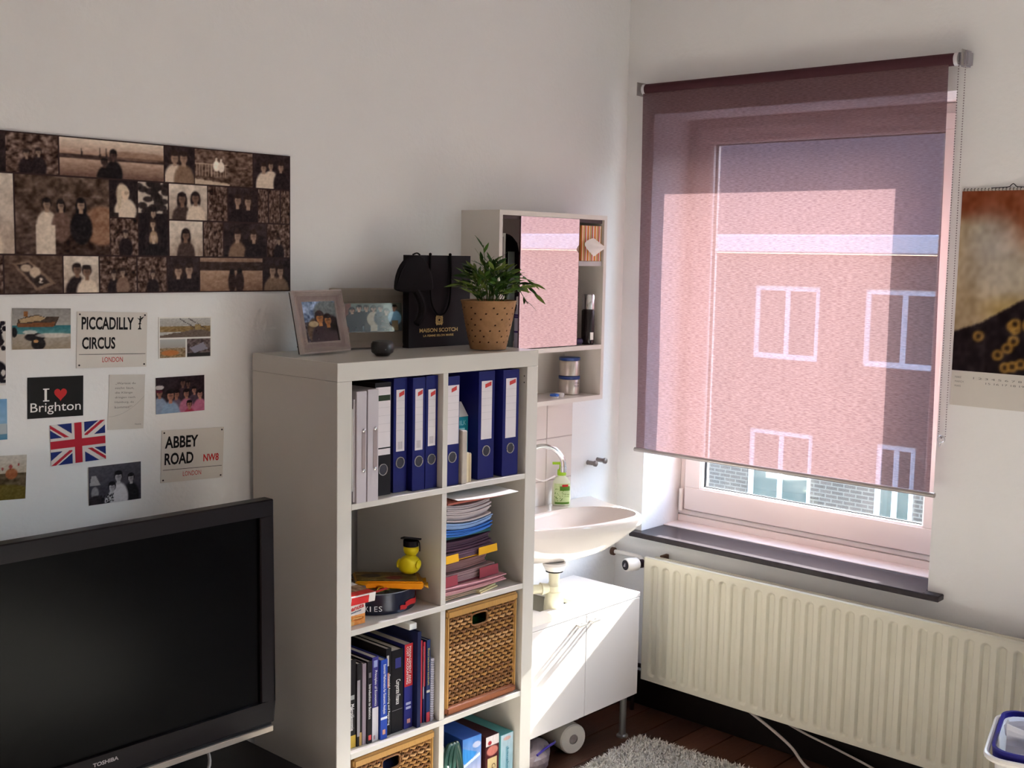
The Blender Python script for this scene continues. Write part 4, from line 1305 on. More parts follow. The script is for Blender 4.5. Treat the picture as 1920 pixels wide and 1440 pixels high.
# rolls and bag under the vanity
ro = thing('kitchen_roll', 'white paper roll lying on the floor under the vanity cabinet', 'paper roll', (3.206, -.160, .0555), -1.85)
b = bm_new()
pr = [(-.115, .018), (-.115, .050), (-.110, .0545), (.110, .0545), (.115, .050), (.115, .018)]
R_ = []
for x, r_ in pr:
    R_.append([(x, r_ * math.cos(2 * PI * k / 32), r_ * math.sin(2 * PI * k / 32)) for k in range(32)])
loft(b, R_, False, False)
obj('paper', b, mat('tissue_roll', 'ded6cc', .9, var=.05, scale=50), ro, smooth=True)
b = bm_new(); tube(b, [(-.114, 0, 0), (.112, 0, 0)], .0178, 16)
obj('core', b, mat('roll_core', '988c88', .8, var=.3, scale=90), ro, smooth=True)
BAGT = mat('clear_bag', '8a7c80', .25, var=.15, scale=20)
o = thing('plastic_bag', 'crumpled translucent plastic bag on the floor beside the paper roll', 'bag', (2.955, -.270, 0), .2)
crumple('bag_film', 0, 0, .062, .085, .055, .055, BAGT, o, amp=.22, seed=31)
b = bm_new(); tube(b, smooth_path([(-.06, -.05, .098), (.0, -.054, .106), (.06, -.05, .100), (.095, -.03, .09)]), .0045, 6)
obj('blue_seam', b, mat('seam_violet', '3c2f8a', .3), o, smooth=True)

# ---------------------------------------------------------------- cube shelf unit
SX, SY, TH = 1.9733, -.4099, -.01682
_c, _s = math.cos(TH), math.sin(TH)
def SH(u, w, z):
    return (SX + u * _c - w * _s, SY + u * _s + w * _c, z)
su = thing('shelf_unit', 'white cube shelf unit with eight open compartments against the wall', 'shelf', SH(0, 0, 0), TH)
SW, SHH, SD = .79, 1.49, .39
obj('side_panel', bbox(0, .05, 0, SD, 0, SHH - .0502), WHITE_LAM, su, bevel=.0012)
rp = obj('side_panel', bbox(SW - .05, SW, 0, SD, 0, SHH - .0502), WHITE_LAM, su, bevel=.0012)
obj('top_panel', bbox(0, SW, 0, SD, SHH - .05, SHH), WHITE_LAM, su, bevel=.0012)
obj('bottom_panel', bbox(.0502, SW - .0502, 0, SD, 0, .05), WHITE_LAM, su, bevel=.0012)
ROW = [1.105, .7533, .4017, .05]
for i in range(3):
    obj('shelf_board', bbox(.0502, SW - .0502, 0.0005, SD - .002, ROW[i] - .0167, ROW[i]), WHITE_LAM, su, bevel=.0008)
tops = [SHH - .0502, ROW[0] - .0169, ROW[1] - .0169, ROW[2] - .0169]
for i in range(4):
    obj('divider', bbox(.3852, .4048, 0.001, SD - .002, ROW[i] + .0002, tops[i]), WHITE_LAM, su, bevel=.0008)
for z in (1.41, 1.39):
    b = bm_new(); tube(b, [(SW - .0502, .012, z), (SW - .0508, .012, z)], .0022, 8)
    obj('pin_hole', b, MATS['hole_dark'], rp)

# --- lever arch files and binders, row 1
NAVY = mat('navy_board', '181b5c', .42, var=.06, scale=30)
BLKB = mat('black_board', '1a1316', .5, var=.1, scale=30)
PAGES = mat('page_block', 'c8c0b8', .85, var=.12, scale=300, stretch=(8, .05, .05))
RINGM = mat('ring_metal', 'b8b4b4', .2, .9)
HOLE = mat('finger_hole', '3a3840', .6)
LABM = mat('spine_label', 'd6ccce', .6, var=.02)
STAMP = mat('stamp_red', 'c4413e', .6)
LINEG = mat('label_line', 'a89ea2', .7)
def lever_file(label, u, w, t, m, row=0, h=.318, d=.285, lw=.62, l0=.42, l1=.93, hole=.26, stamp=STAMP, barcode=True, group=None, rz=0.0, dark_tag=False):
    o = thing('lever_arch_file', label, 'file', SH(u, w, ROW[row] + .0006), TH + rz, group)
    b = bm_new()
    box(b, 0, t, 0, .004, 0, h); box(b, 0, .003, .004, d, 0, h); box(b, t - .003, t, .004, d, 0, h)
    bmesh.ops.remove_doubles(b, verts=b.verts[:], dist=1e-6)
    obj('cover', b, m, o)
    obj('page_block', bbox(.0045, t - .0045, .03, d - .012, .008, h - .018), PAGES, o)
    x0, x1 = t * (.5 - lw / 2), t * (.5 + lw / 2)
    lb_ = obj('spine_label', bbox(x0, x1, -.0007, -.0001, h * l0, h * l1), LABM, o)
    for k_ in range(1, 6):
        z = h * (l0 + (l1 - l0) * (.22 + .12 * k_))
        obj('ruled_line', bbox(x0 + .001, x1 - .001, -.00095, -.0007, z, z + .0005), LINEG, lb_)
    if dark_tag:
        obj('label_mark', bbox(x0 + .002, x1 - .001, -.0010, -.0007, h * (l1 - .12), h * (l1 - .07)), mat('tag_green_black', '23301f', .6), lb_)
        obj('label_mark', bbox(x0, x1, -.0010, -.0007, h * (l0 + .055), h * (l0 + .067)), BLACK, lb_)
    else:
        b = bm_new()
        c = (x0 + x1) / 2 + t * .08
        prism(b, [(c - t * .19, h * (l1 - .065)), (c + t * .19, h * (l1 - .045)), (c + t * .19, h * (l1 - .008)), (c - t * .19, h * (l1 - .03))], -.0011, -.0007)
        obj('label_mark', b, stamp, lb_)
    if barcode:
        b = bm_new()
        for k_ in range(7):
            xx = x0 + (x1 - x0) * (.18 + .085 * k_)
            box(b, xx, xx + (x1 - x0) * (.05 if k_ % 2 else .025), -.0010, -.0007, h * (l0 + .02), h * (l0 + .085))
        obj('barcode', b, LINEG, lb_)
    b = bm_new(); torus(b, min(.0155, t * .32), .0016, 24, 6, Matrix.Translation((t / 2, -.0012, h * hole)) @ Matrix.Rotation(PI / 2, 4, 'X'))
    obj('finger_ring', b, RINGM, o, smooth=True)
    b = bm_new(); tube(b, [(t / 2, -.0002, h * hole), (t / 2, -.0009, h * hole)], min(.0150, t * .31), 20)
    obj('finger_hole', b, HOLE, o)
    return o
G1 = 'lever arch files in the top row of the shelf'
lever_file('black lever arch file with a white label next to the two white binders', .160, .036, .058, BLKB, group=G1, l0=.36, l1=.96, lw=.9, hole=.23, barcode=False, dark_tag=True)
lever_file('navy lever arch file directly right of the black file', .231, .040, .050, NAVY, group=G1, h=.326, l0=.36, l1=.90)
lever_file('navy lever arch file in the middle of the three beside the black file', .287, .022, .047, NAVY, group=G1, h=.326, l0=.36, l1=.90)
lever_file('navy lever arch file against the middle divider with its red mark set lower', .337, .022, .046, NAVY, group=G1, h=.328, l0=.38, l1=.88)
lever_file('navy lever arch file just right of the middle divider', .407, .012, .054, NAVY, group=G1, h=.322, l0=.38, l1=.92, lw=.9, barcode=False)
lever_file('wide navy lever arch file behind the teal carton', .551, .022, .068, NAVY, group=G1, h=.328, l0=.37, l1=.91, lw=.66, barcode=False)
lever_file('wide navy lever arch file nearest the outer side of the shelf', .644, .010, .070, NAVY, group=G1, h=.328, l0=.36, l1=.92, lw=.66, barcode=False)
def ring_binder(label, u, w, t, h, group):
    o = thing('ring_binder', label, 'binder', SH(u, w, ROW[0] + .0006), TH, group)
    Mt = mat('frosted_binder', 'b8aeb2', .3, var=.06, scale=8)
    b = bm_new(); box(b, 0, t, 0, .002, 0, h); box(b, 0, .002, .002, .25, 0, h); box(b, t - .002, t, .002, .25, 0, h)
    obj('cover', b, Mt, o, bevel=.0006)
    obj('page_block', bbox(.003, t - .003, .02, .24, .006, h - .01), PAGES, o)
    obj('spine_plate', bbox(t * .5, t * .88, -.0012, -.0003, h * .30, h * .64), mat('binder_plate', '9c8a88', .3, .3), o)
    for z in (.29, .65):
        b = bm_new(); lathe(b, [(.0015, .0), (.0055, .001), (.0055, .003), (.002, .005)], 12)
        bmesh.ops.rotate(b, verts=b.verts[:], cent=(0, 0, 0), matrix=Matrix.Rotation(PI / 2, 3, 'X'))
        bmesh.ops.translate(b, verts=b.verts[:], vec=(t * .68, -.0004, h * z))
        obj('rivet', b, RINGM, o, smooth=True)
    return o
GB = 'frosted ring binders in the top row'
ring_binder('frosted white ring binder at the outer end of the top row', .063, -.004, .034, .305, GB)
ring_binder('frosted white ring binder squeezed between its twin and the black file', .101, -.004, .038, .308, GB)
o = thing('document_sleeve', 'loose white sheet slipped in front of the outermost ring binder', 'paper', SH(.054, .004, ROW[0] + .004), TH)
obj('sleeve_sheet', bbox(0, .002, 0, .22, .03, .255), PAPER, o)
obj('sleeve_tab', bbox(.003, .008, -.001, .20, 0, .28), mat('sleeve_plastic', 'c4bcc0', .25), o)
for u, w, t, h, lab, colr in ((.466, .002, .021, .158, 'worn grey booklet leaning between the files', 'b0a498'), (.490, .010, .013, .090, 'short cream booklet in front of the teal carton', 'c8b898'), (.505, .013, .012, .086, 'short tan booklet touching the wide navy file', 'bca888')):
    o = thing('booklet', lab, 'booklet', SH(u, w, ROW[0] + .0006), TH)
    Mb = mat('booklet_' + colr, colr, .8, var=.2, scale=40)
    obj('cover', bbox(0, t, 0, .10, 0, h), Mb, o, bevel=.002)
    obj('page_block', bbox(.002, t - .002, .002, .098, h, h + .0015), PAGES, o)
o = thing('drink_carton', 'teal drink carton with a white gable top between the files', 'carton', SH(.488, .062, ROW[0] + .0006), TH)
ct = .060
TEAL = mat('teal_carton', '1c7c8c', .4, var=.15, scale=12)
obj('body', bbox(0, ct, 0, ct, 0, .190), TEAL, o, bevel=.0015)
b = bm_new()
vv = [b.verts.new(q) for q in ((0, 0, .1905), (ct, 0, .1905), (ct, ct, .1905), (0, ct, .1905), (0.004, ct / 2 - .002, .232), (ct - .004, ct / 2 - .002, .232), (ct - .004, ct / 2 + .002, .232), (.004, ct / 2 + .002, .232))]
for f in ((3, 2, 1, 0), (0, 1, 5, 4), (2, 3, 7, 6), (1, 2, 6, 5), (3, 0, 4, 7), (4, 5, 6, 7)):
    b.faces.new([vv[i] for i in f])
obj('gable', b, mat('carton_white', 'd8d4d4', .4), o)
for k_ in range(11):
    obj('print_line', bbox(.012, .045 - .004 * (k_ % 3), -.0004, .0002, .150 - .011 * k_, .156 - .011 * k_), mat('teal_pale', '8cc0c8', .5), o)
text('lettering', 'MILK', mat('teal_pale', '8cc0c8', .5), o, (.010, -.0004, .165), (1, 0, 0), (0, 0, 1), .04, .014)

# --- row 2 left: tin, duck, chocolates
Z2 = ROW[1] + .0006
TINN = mat('tin_navy', '141830', .22, .25, var=.1, scale=15)
o = thing('cookie_tin', 'round dark blue cookie tin with a red ribbon motif', 'tin', SH(.258, .150, Z2), TH)
o.scale = (1.18, 1.18, 1.08)
b = bm_new(); lathe(b, [(.099, 0), (.101, .002), (.101, .050)], 64)
obj('body', b, TINN, o, smooth=True)
b = bm_new(); lathe(b, [(.1025, .040), (.1025, .0555), (.1005, .0575), (.096, .0560), (.0, .0545)], 64, caps=False)
obj('lid', b, TINN, o, smooth=True)
b = bm_new(); torus(b, .1018, .0012, 64, 5, Matrix.Translation((0, 0, .0570)))
obj('lid_rim', b, mat('rim_silver', '9a98a4', .3, .8), o, smooth=True)
def ring_patch(R, a0, a1, z0, z1, n=14, wav=0):
    b = bm_new()
    sheet(b, lambda u, v: (R * math.cos(a0 + (a1 - a0) * u), R * math.sin(a0 + (a1 - a0) * u), z0 + (z1 - z0) * v + wav * math.sin(u * 7)), n, 2)
    return b
obj('ribbon', ring_patch(.1029, -1.45, -.62, .011, .026, wav=.003), RED, o)
obj('ribbon_tail', ring_patch(.1030, -1.62, -1.40, .008, .020, wav=.001), RED, o)
obj('ribbon_tail', ring_patch(.1030, -.68, -.50, .018, .032, wav=.001), RED, o)
obj('gold_motif', ring_patch(.1030, -.42, -.28, .010, .034), mat('motif_tan', '8a6040', .5), o)
for k_, chh in enumerate('COOKIES'):
    a = -2.80 + .105 * k_
    text('letter', chh, WHITE_INK, o, (.1031 * math.cos(a), .1031 * math.sin(a), .012), (-math.sin(a), math.cos(a), 0), (0, 0, 1), .008 if chh != 'I' else .003, .014, lift=.0006)
for k_ in range(7):
    a = rng.uniform(0, 6.28); r_ = rng.uniform(.03, .09)
    b = bm_new(); bmesh.ops.create_icosphere(b, subdivisions=1, radius=.006, matrix=Matrix.Translation((r_ * math.cos(a), r_ * math.sin(a), .0575)) @ Matrix.Diagonal((1.2, 1, .35, 1)))
    obj('lid_motif', b, MATS['motif_tan'], o, smooth=True)
o = thing('chocolate_box', 'flat gold foil chocolate box lying across the cookie tin', 'box', SH(.262, .096, Z2 + .0785), rot=(.03, .05, TH - .60))
o.scale = (.88, .88, 1)
b = bm_new()
sheet(b, lambda u, v: (-.112 + .224 * u, -.055 + .11 * v, .016 + .0025 * math.sin(9 * u) * math.sin(5 * v)), 16, 8)
box(b, -.112, .112, -.055, .055, -.012, .010)
obj('foil_box', solid(bbox(-.112, .112, -.055, .055, -.010, .013), .0) if False else bbox(-.112, .112, -.055, .055, -.010, .013), GOLD, o, bevel=.004, seg=2)
b.free()
b = bm_new()
sheet(b, lambda u, v: (.112 + .018 * u, -.055 + .11 * v, .002 + .006 * math.sin(4 + 14 * v) * u - .003 * u), 4, 16)
obj('foil_crimp', solid(b, .0006), GOLD, o, smooth=True)
p = Paint(60, 30, '6a5228').noise(.12, 10).ell(.25, .4, .16, .2, '3a2c22').ell(.62, .6, .14, .2, '6a2018').line(.1, .8, .9, .2, .02, '8a6a30').noise(.06, 24)
raster('printed_top', p.a, o, (-.105, -.049, .0136), (.20, 0, 0), (0, .098, 0))
o = thing('ribbon_bow', 'small gold and red ribbon bow on the front of the cookie tin lid', 'bow', SH(.225, .066, Z2 + .0635), TH)
for s in (-1, 1):
    b = bm_new(); torus(b, .010, .0025, 16, 6, Matrix.Translation((s * .014, 0, .007)) @ Matrix.Rotation(PI / 2, 4, 'X') @ Matrix.Diagonal((1.2, .6, 1, 1)))
    obj('loop', b, GOLD, o, smooth=True)
b = bm_new(); tube(b, [(-.035, 0, .003), (0, -.004, .007), (.035, 0, .003)], .003, 6)
obj('band', b, RED, o, smooth=True)
# rubber duck with mortarboard
YEL = mat('duck_yellow', 'd8c018', .38, var=.04)
du = thing('rubber_duck', 'yellow rubber duck wearing a black graduation cap', 'toy duck', SH(.330, .078, Z2 + .0905), TH + .55)
du.scale = (1.22, 1.22, 1.2)
b = bm_new()
def skin_ball(b, fn, nu=24, nv=14):
    g = []
    for j in range(nv + 1):
        g.append([b.verts.new(fn(2 * PI * i / nu, -PI / 2 + PI * j / nv)) for i in range(nu)])
    for j in range(nv):
        for i in range(nu):
            b.faces.new((g[j][i], g[j][(i + 1) % nu], g[j + 1][(i + 1) % nu], g[j + 1][i]))
    bmesh.ops.remove_doubles(b, verts=b.verts[:], dist=1e-6)
def duck_body(a, e):
    x, yv, z = math.cos(e) * math.cos(a), math.cos(e) * math.sin(a), math.sin(e)
    tail = max(0, -x) ** 3
    return (.034 * x, .027 * yv, .024 + .024 * z * (1 if z > 0 else .98) + .018 * tail * (z > -.3))
skin_ball(b, duck_body)
obj('body', b, YEL, du, smooth=True)
b = bm_new(); skin_ball(b, lambda a, e: (.012 + .0195 * math.cos(e) * math.cos(a), .019 * math.cos(e) * math.sin(a), .060 + .0185 * math.sin(e)))
obj('head', b, YEL, du, smooth=True)
b = bm_new(); lathe(b, [(.015, .036), (.0125, .043), (.014, .050)], 20, .011, 0, caps=False)
obj('neck', b, YEL, du, smooth=True)
b = bm_new(); skin_ball(b, lambda a, e: (.034 + .010 * math.cos(e) * math.cos(a), .009 * math.cos(e) * math.sin(a), .057 + .0035 * math.sin(e)), 14, 8)
obj('beak', b, mat('beak_orange', 'd87818', .4), du, smooth=True)
for s in (-1, 1):
    b = bm_new(); bmesh.ops.create_icosphere(b, subdivisions=2, radius=.0028, matrix=Matrix.Translation((.027, s * .010, .065)))
    obj('eye', b, BLACK, du, smooth=True)
    b = bm_new(); skin_ball(b, lambda a, e: (-.006 + .018 * math.cos(e) * math.cos(a), s * .024 + .005 * math.cos(e) * math.sin(a), .027 + .011 * math.sin(e)), 14, 8)
    obj('wing', b, YEL, du, smooth=True)
CAPM = mat('cap_black', '161014', .7)
b = bm_new(); lathe(b, [(.0185, .068), (.0185, .082)], 20, .010, 0)
cp = obj('graduation_cap', b, CAPM, du, smooth=True)
b = bbox(-.021, .021, -.021, .021, -.0018, .0018)
bmesh.ops.rotate(b, verts=b.verts[:], cent=(0, 0, 0), matrix=Matrix.Rotation(.35, 3, 'Y') @ Matrix.Rotation(.5, 3, 'Z'))
bmesh.ops.translate(b, verts=b.verts[:], vec=(.010, 0, .086))
obj('mortarboard', b, CAPM, cp)
b = bm_new(); tube(b, smooth_path([(.010, 0, .088), (.006, -.020, .082), (.002, -.0245, .070), (.002, -.0245, .058)]), .0014, 6)
obj('tassel', b, CAPM, cp)
# wafer pack
o = thing('wafer_box', 'orange and white wafer packet on end below the red tray', 'box', SH(.060, .028, Z2), TH)
WAF = mat('wafer_white', 'd8ccc4', .4)
obj('carton', bbox(0, .062, 0, .05, 0, .064), WAF, o, bevel=.001)
p = Paint(48, 50, 'dcd0c8').rect(0, .55, 1, 1, 'd88c4a').noise(.05, 9, y0=.5).ell(.62, .72, .3, .08, 'a85c20').ell(.55, .70, .28, .03, 'e0b070').ell(.2, .9, .16, .10, 'd8a868').ell(.1, .72, .12, .06, '8a9a48')
raster('printed_front', p.a, o, (0.001, -.0006, .001), (.060, 0, 0), (0, 0, .062))
text('lettering', 'hanuta', RED, o, (.003, -.0012, .041), (1, 0, .12), (0, 0, 1), .054, .013, True)
text('lettering', 'Haselnuss', mat('blue_ink', '28486c', .6), o, (.003, -.0012, .034), (1, 0, .12), (0, 0, 1), .044, .005, True)
o = thing('sweet_tray', 'red and white sweet packet lying on top of the wafer packet', 'box', SH(.052, .018, Z2 + .0665), rot=(.10, .06, TH + .12))
obj('carton', bbox(0, .098, -.01, .085, 0, .026), WAF, o, bevel=.001)
p = Paint(50, 40, '8a6a50').noise(.15, 8).rect(0, 0, 1, .25, 'd8d0cc').rect(0, .70, 1, 1, 'b83028').noise(.06, 20)
raster('printed_top', p.a, o, (.002, -.008, .0268), (.094, 0, 0), (0, .09, 0))
obj('red_front', bbox(.002, .070, -.0112, -.0101, .001, .022), RED, o)
o = thing('mint_tin', 'small grey oval mint tin resting on the cookie tin', 'tin', SH(.170, .112, Z2 + .0635), TH + .2)
b = bm_new(); loft(b, [[(x, y_, z) for x, y_ in rrect(.027, .018, .014)] for z in (0, .011)])
obj('base', b, mat('mint_grey', '6c6c74', .35, .5), o, smooth=True)
b = bm_new(); loft(b, [[(x, y_, z) for x, y_ in rrect(.028, .019, .0145)] for z in (.0112, .017)] + [[(x, y_, .019) for x, y_ in rrect(.025, .016, .013)]])
obj('lid', b, mat('mint_lid', '545058', .3, .4), o, smooth=True)
o = thing('dark_bottle', 'dark glass bottle with a gold label at the back of the duck compartment', 'bottle', SH(.098, .255, Z2), TH)
b = bm_new(); lathe(b, [(.038, 0), (.041, .004), (.041, .115), (.034, .145), (.016, .175), (.0145, .235), (.017, .238), (.017, .25)], 28)
obj('glass', b, mat('dark_glass', '140c10', .12, var=.05), o, smooth=True)
obj('label', ring_patch(.0415, -2.4, -.7, .03, .10), mat('label_gold', '8a6838', .5, var=.3, scale=50), o)

# --- row 2 right: the heap of papers and folders
def stack(name, label, cat, u, w, z, L, D, h, m, n=8, rz=0.0, jit=.004, sag=0.0, rx=0.0, ry=0.0, group=None):
    """n loose layers, each bent a little, as one thing"""
    b = bm_new()
    r = random.Random(label)
    dz = h / n
    for k_ in range(n):
        du_, dw_, da = r.uniform(-jit, jit), r.uniform(-jit, jit), r.uniform(-.02, .02)
        ca, sa = math.cos(da), math.sin(da)
        z0 = k_ * dz
        t_ = dz * r.uniform(.72, .96)
        nx = 6
        gt, gb = [], []
        for j in (0, 1):
            rowt, rowb = [], []
            for i in range(nx + 1):
                x, yv = L * i / nx, D * j
                zz = z0 + sag * ((2 * i / nx - 1) ** 2 - .5) * (1 - .7 * j)
                X, Y_ = du_ + ca * x - sa * yv, dw_ + sa * x + ca * yv
                rowb.append(b.verts.new((X, Y_, zz)))
                rowt.append(b.verts.new((X, Y_, zz + t_)))
            gt.append(rowt); gb.append(rowb)
        for i in range(nx):
            b.faces.new((gt[0][i], gt[0][i + 1], gt[1][i + 1], gt[1][i]))
            b.faces.new((gb[0][i + 1], gb[0][i], gb[1][i], gb[1][i + 1]))
            b.faces.new((gb[0][i], gb[0][i + 1], gt[0][i + 1], gt[0][i]))
            b.faces.new((gb[1][i + 1], gb[1][i], gt[1][i], gt[1][i + 1]))
        for i in (0, nx):
            b.faces.new((gb[0][i], gt[0][i], gt[1][i], gb[1][i]))
    o = thing(name, label, cat, SH(u, w, z), rot=(rx, ry, TH + rz), group=group)
    obj('sheets', b, m, o)
    return o
GP = 'papers and folders heaped in the shelf'
U0 = .4075
zc = ROW[1] + .001
stack('envelope', 'beige envelopes at the very bottom of the paper heap', 'envelope', U0, .020, zc, .20, .22, .014, mat('beige_paper', 'b49c84', .8, var=.15, scale=20), 4, .03, group=GP)
o = stack('torn_paper', 'cream torn paper sticking out at the bottom of the heap', 'paper', .555, .010, zc, .10, .12, .010, mat('cream_paper', 'd8cc9c', .8), 2, .25, group=GP)
stack('paper_stack', 'pink and white sheets near the bottom of the paper heap', 'paper', U0 + .002, .012, zc + .0165, .262, .25, .026, mat('pink_paper', 'c08a8e', .75, var=.35, scale=240, stretch=(.02, .02, 6)), 9, .02, .007, .003, group=GP)
def flap_folder(label, z, m, m2, L, w, h, rz, inner):
    o = stack('flap_folder', label, 'folder', U0 + .002, w, z, L, .25, h, inner, 7, rz, .003, .002, group=GP)
    obj('cover', bbox(0, L, -.001, .25, -.0035, -.001), m, o)
    for x0, x1 in ((.0, .056), (L - .085, L + .002)):
        b = bm_new(); prism(b, [(x0, -.003), (x1, -.003), (x1 - .003, h * .95), (x0, h * .95)], -.012, -.0105)
        box(b, x0, x1, -.0105, .0, -.0035, -.002)
        obj('flap', b, m2, o)
    return o
flap_folder('maroon flap folder full of paper in the lower half of the heap', zc + .048, mat('maroon_card', '6c2430', .5), mat('maroon_flap', '8c3a44', .5), .238, .022, .030, .05, mat('mauve_sheets', '9a7c7c', .75, var=.3, scale=240, stretch=(.02, .02, 6)))
stack('paper_stack', 'brownish mauve bound sheets between the maroon and yellow folders', 'paper', U0 + .002, .028, zc + .083, .205, .24, .030, mat('brown_sheets', '7c5a58', .7, var=.3, scale=240, stretch=(.02, .02, 6)), 6, .06, .004, .004, group=GP)
flap_folder('yellow flap folder in the middle of the paper heap', zc + .1205, mat('yellow_card', 'c89018', .5), mat('yellow_flap', 'd8a020', .5), .232, .018, .022, .07, mat('dark_sheets', '6c5060', .7, var=.3, scale=240, stretch=(.02, .02, 6)))
stack('folder', 'dark plum folders above the yellow folder', 'folder', U0 + .002, .022, zc + .148, .215, .25, .030, mat('plum_card', '4a3040', .45, var=.25, scale=200, stretch=(.02, .02, 6)), 5, .08, .005, .006, group=GP)
stack('folder', 'thin dark green folder below the blue folders', 'folder', U0 + .002, .030, zc + .181, .215, .25, .009, mat('green_card', '2c5450', .5), 2, .04, .002, group=GP)
stack('folder', 'lower blue plastic folder filled with white sheets', 'folder', U0 + .002, .016, zc + .192, .205, .26, .022, mat('blue_sleeve', '3a6cb8', .35, var=.35, scale=240, stretch=(.02, .02, 6)), 6, .05, .004, .009, group=GP)
stack('folder', 'upper blue plastic folder filled with white sheets', 'folder', U0 + .002, .012, zc + .216, .200, .26, .018, mat('blue_sleeve_pale', '86a0c8', .35, var=.5, scale=240, stretch=(.02, .02, 6)), 5, .03, .005, .012, group=GP)
stack('paper_stack', 'thick bundle of white sheets in clear sleeves near the top of the heap', 'paper', U0 + .002, .014, zc + .238, .185, .25, .050, mat('sleeve_sheets', 'b4a6a6', .35, var=.25, scale=160, stretch=(.03, .03, 5)), 9, .02, .006, .010, group=GP)
stack('envelope', 'orange pink envelope under the topmost white sheet', 'envelope', U0 + .004, .010, zc + .293, .225, .20, .010, mat('salmon_paper', 'a05c50', .7, var=.2), 3, -.04, .006, group=GP)
stack('paper_sheet', 'single white sheet jutting out on top of the paper heap', 'paper', .437, -.012, zc + .306, .235, .22, .0016, mat('bright_paper', 'ece8e4', .7), 1, -.12, 0, .004, group=GP)
o = thing('green_sheet', 'green translucent folder leaning behind the paper heap', 'folder', SH(.722, .10, ROW[1] + .001), rot=(0, -.62, TH + .05))
obj('folder_sheet', bbox(-.001, .001, 0, .24, 0, .175), mat('green_film', '4a7a54', .4), o)

# --- row 3 left: books
Z3 = ROW[2] + .0006
def book(label, u0, u1, w, h, cols, d=.19, rz=0.0, title=None, tcol=None, pages=True, tz=(.35, .85), marks=(), name='book', split=None):
    """upright book, spine to the room; cols = cover colour; marks = (x0,x1,z0,z1,colour) as fractions of the spine"""
    k_ = lambda u: .05 + (u - .05) * .952
    a, t = k_(u0), k_(u1) - k_(u0) - .0008
    o = thing(name, label, 'book', SH(a, w, Z3), TH + rz, 'books in the third row of the shelf')
    mc = mat('cover_' + cols, cols, .42, var=.08, scale=30)
    b = bm_new(); box(b, 0, t, 0, .002, 0, h); box(b, 0, .0016, .002, d, 0, h); box(b, t - .0016, t, .002, d, 0, h)
    bmesh.ops.remove_doubles(b, verts=b.verts[:], dist=1e-6)
    obj('cover', b, mc, o)
    if pages:
        obj('page_block', bbox(.002, t - .002, .0025, d - .004, .003, h - .003), PAGES, o)
    for m_ in marks:
        obj('spine_print', bbox(t * m_[0], t * m_[1], -.0006, -.0001, h * m_[2], h * m_[3]), mat('spine_' + m_[4], m_[4], .45), o)
    if title:
        rows = title if isinstance(title, (list, tuple)) else [title]
        n = len(rows)
        for i, s in enumerate(rows):
            wd = t * .62 / n
            # spine titles run downwards: letters' up direction points right
            x = t * (.5 + (.31 - (i + .5) * .62 / n)) - wd * .4
            text('spine_title', s, tcol or WHITE_INK, o, (x, -.0011, h * tz[1]), (0, 0, -1), (1, 0, 0), h * (tz[1] - tz[0]), wd * .8)
    return o
book('black paperback with a yellow foot at the outer end of the book row', .066, .094, .030, .254, '171316', marks=((0, 1, 0, .14, 'b8983c'), (.3, .8, .55, .60, '8a8a88')), title='Makroökonomie', tz=(.2, .5))
book('black and grey paperback second in the book row', .095, .113, .026, .240, '1c181a', marks=((0, .62, .12, .80, '8c8488'), (.5, 1, .0, .16, 'b08c50')))
book('thin mauve-grey paperback next to the black book with a red square', .114, .128, .024, .236, '8c7c84')
book('black textbook with a small red square at the foot of its spine', .129, .147, .020, .240, '1a1418', marks=((.25, .85, .04, .10, 'c84a4c'), (.25, .75, .80, .86, '6a6466')), title='Introduction to Statistics', tz=(.30, .72))
book('violet and white textbook titled Principles of Economics', .150, .174, .023, .246, '3a3474', marks=((0, 1, 0, .40, 'ccc4c8'), (.2, .8, .88, .96, '8a90b8'), (.2, .5, .02, .07, 'c05a60')), title='Principles of Economics', tz=(.42, .84))
book('bright blue textbook titled Essential Mathematics', .176, .202, .015, .234, '24429a', marks=((0, 1, .25, .28, 'c8ccd8'), (.3, .7, .06, .12, 'c8907c')), title='Essential Mathematics for Economic Analysis', tz=(.32, .94))
book('black and orange patterned textbook with long white title', .206, .227, .026, .258, '1a1618', marks=((0, .6, .55, .72, 'a86a4c'), (.1, .5, .80, .92, 'b0a8a0')), title='Financial Accounting and Reporting', tz=(.12, .70))
book('thick black textbook titled Corporate Finance', .229, .275, .027, .246, '141014', marks=((.3, .8, .78, .90, '30306a'), (.05, .95, .27, .275, '7a7678')), title='Corporate Finance', tz=(.34, .64))
book('red and blue textbook titled Management and Cost Accounting', .279, .313, .026, .254, '27286c', marks=((0, 1, .50, 1.0, 'b02a30'), (.35, .75, .06, .11, 'c88a80'), (.2, .8, .28, .31, '9a9ab8'), (.2, .8, .23, .26, '9a9ab8')), title=['MANAGEMENT AND', 'COST ACCOUNTING'], tz=(.53, .97))
book('tall navy binder standing out above the books', .315, .330, .008, .288, '1c2244', d=.24, pages=False)
o = thing('cardboard_sleeve', 'white cardboard sleeve lying on top of the tall navy binder', 'box', SH(.290, .03, Z3 + .291), TH)
obj('sleeve', bbox(0, .028, 0, .21, 0, .018), PAPER, o, bevel=.001)
book('thin red workbook behind the tall navy binder', .346, .353, .026, .252, 'b03038', pages=False)
book('thin red and navy workbook with white stripe', .354, .363, .024, .246, '22204c', marks=((0, 1, .45, 1, 'a82c38'), (0, .3, .3, .95, 'c8c0c4')), pages=False)
book('slim blue book with yellow title and red foot', .365, .380, .020, .250, '22305c', marks=((0, 1, 0, .12, 'b43c44'), (0, 1, .36, .39, 'b8b0a0')), title='Betriebswirtschaft', tcol=mat('yellow_ink', 'c8b048', .5), tz=(.45, .9))
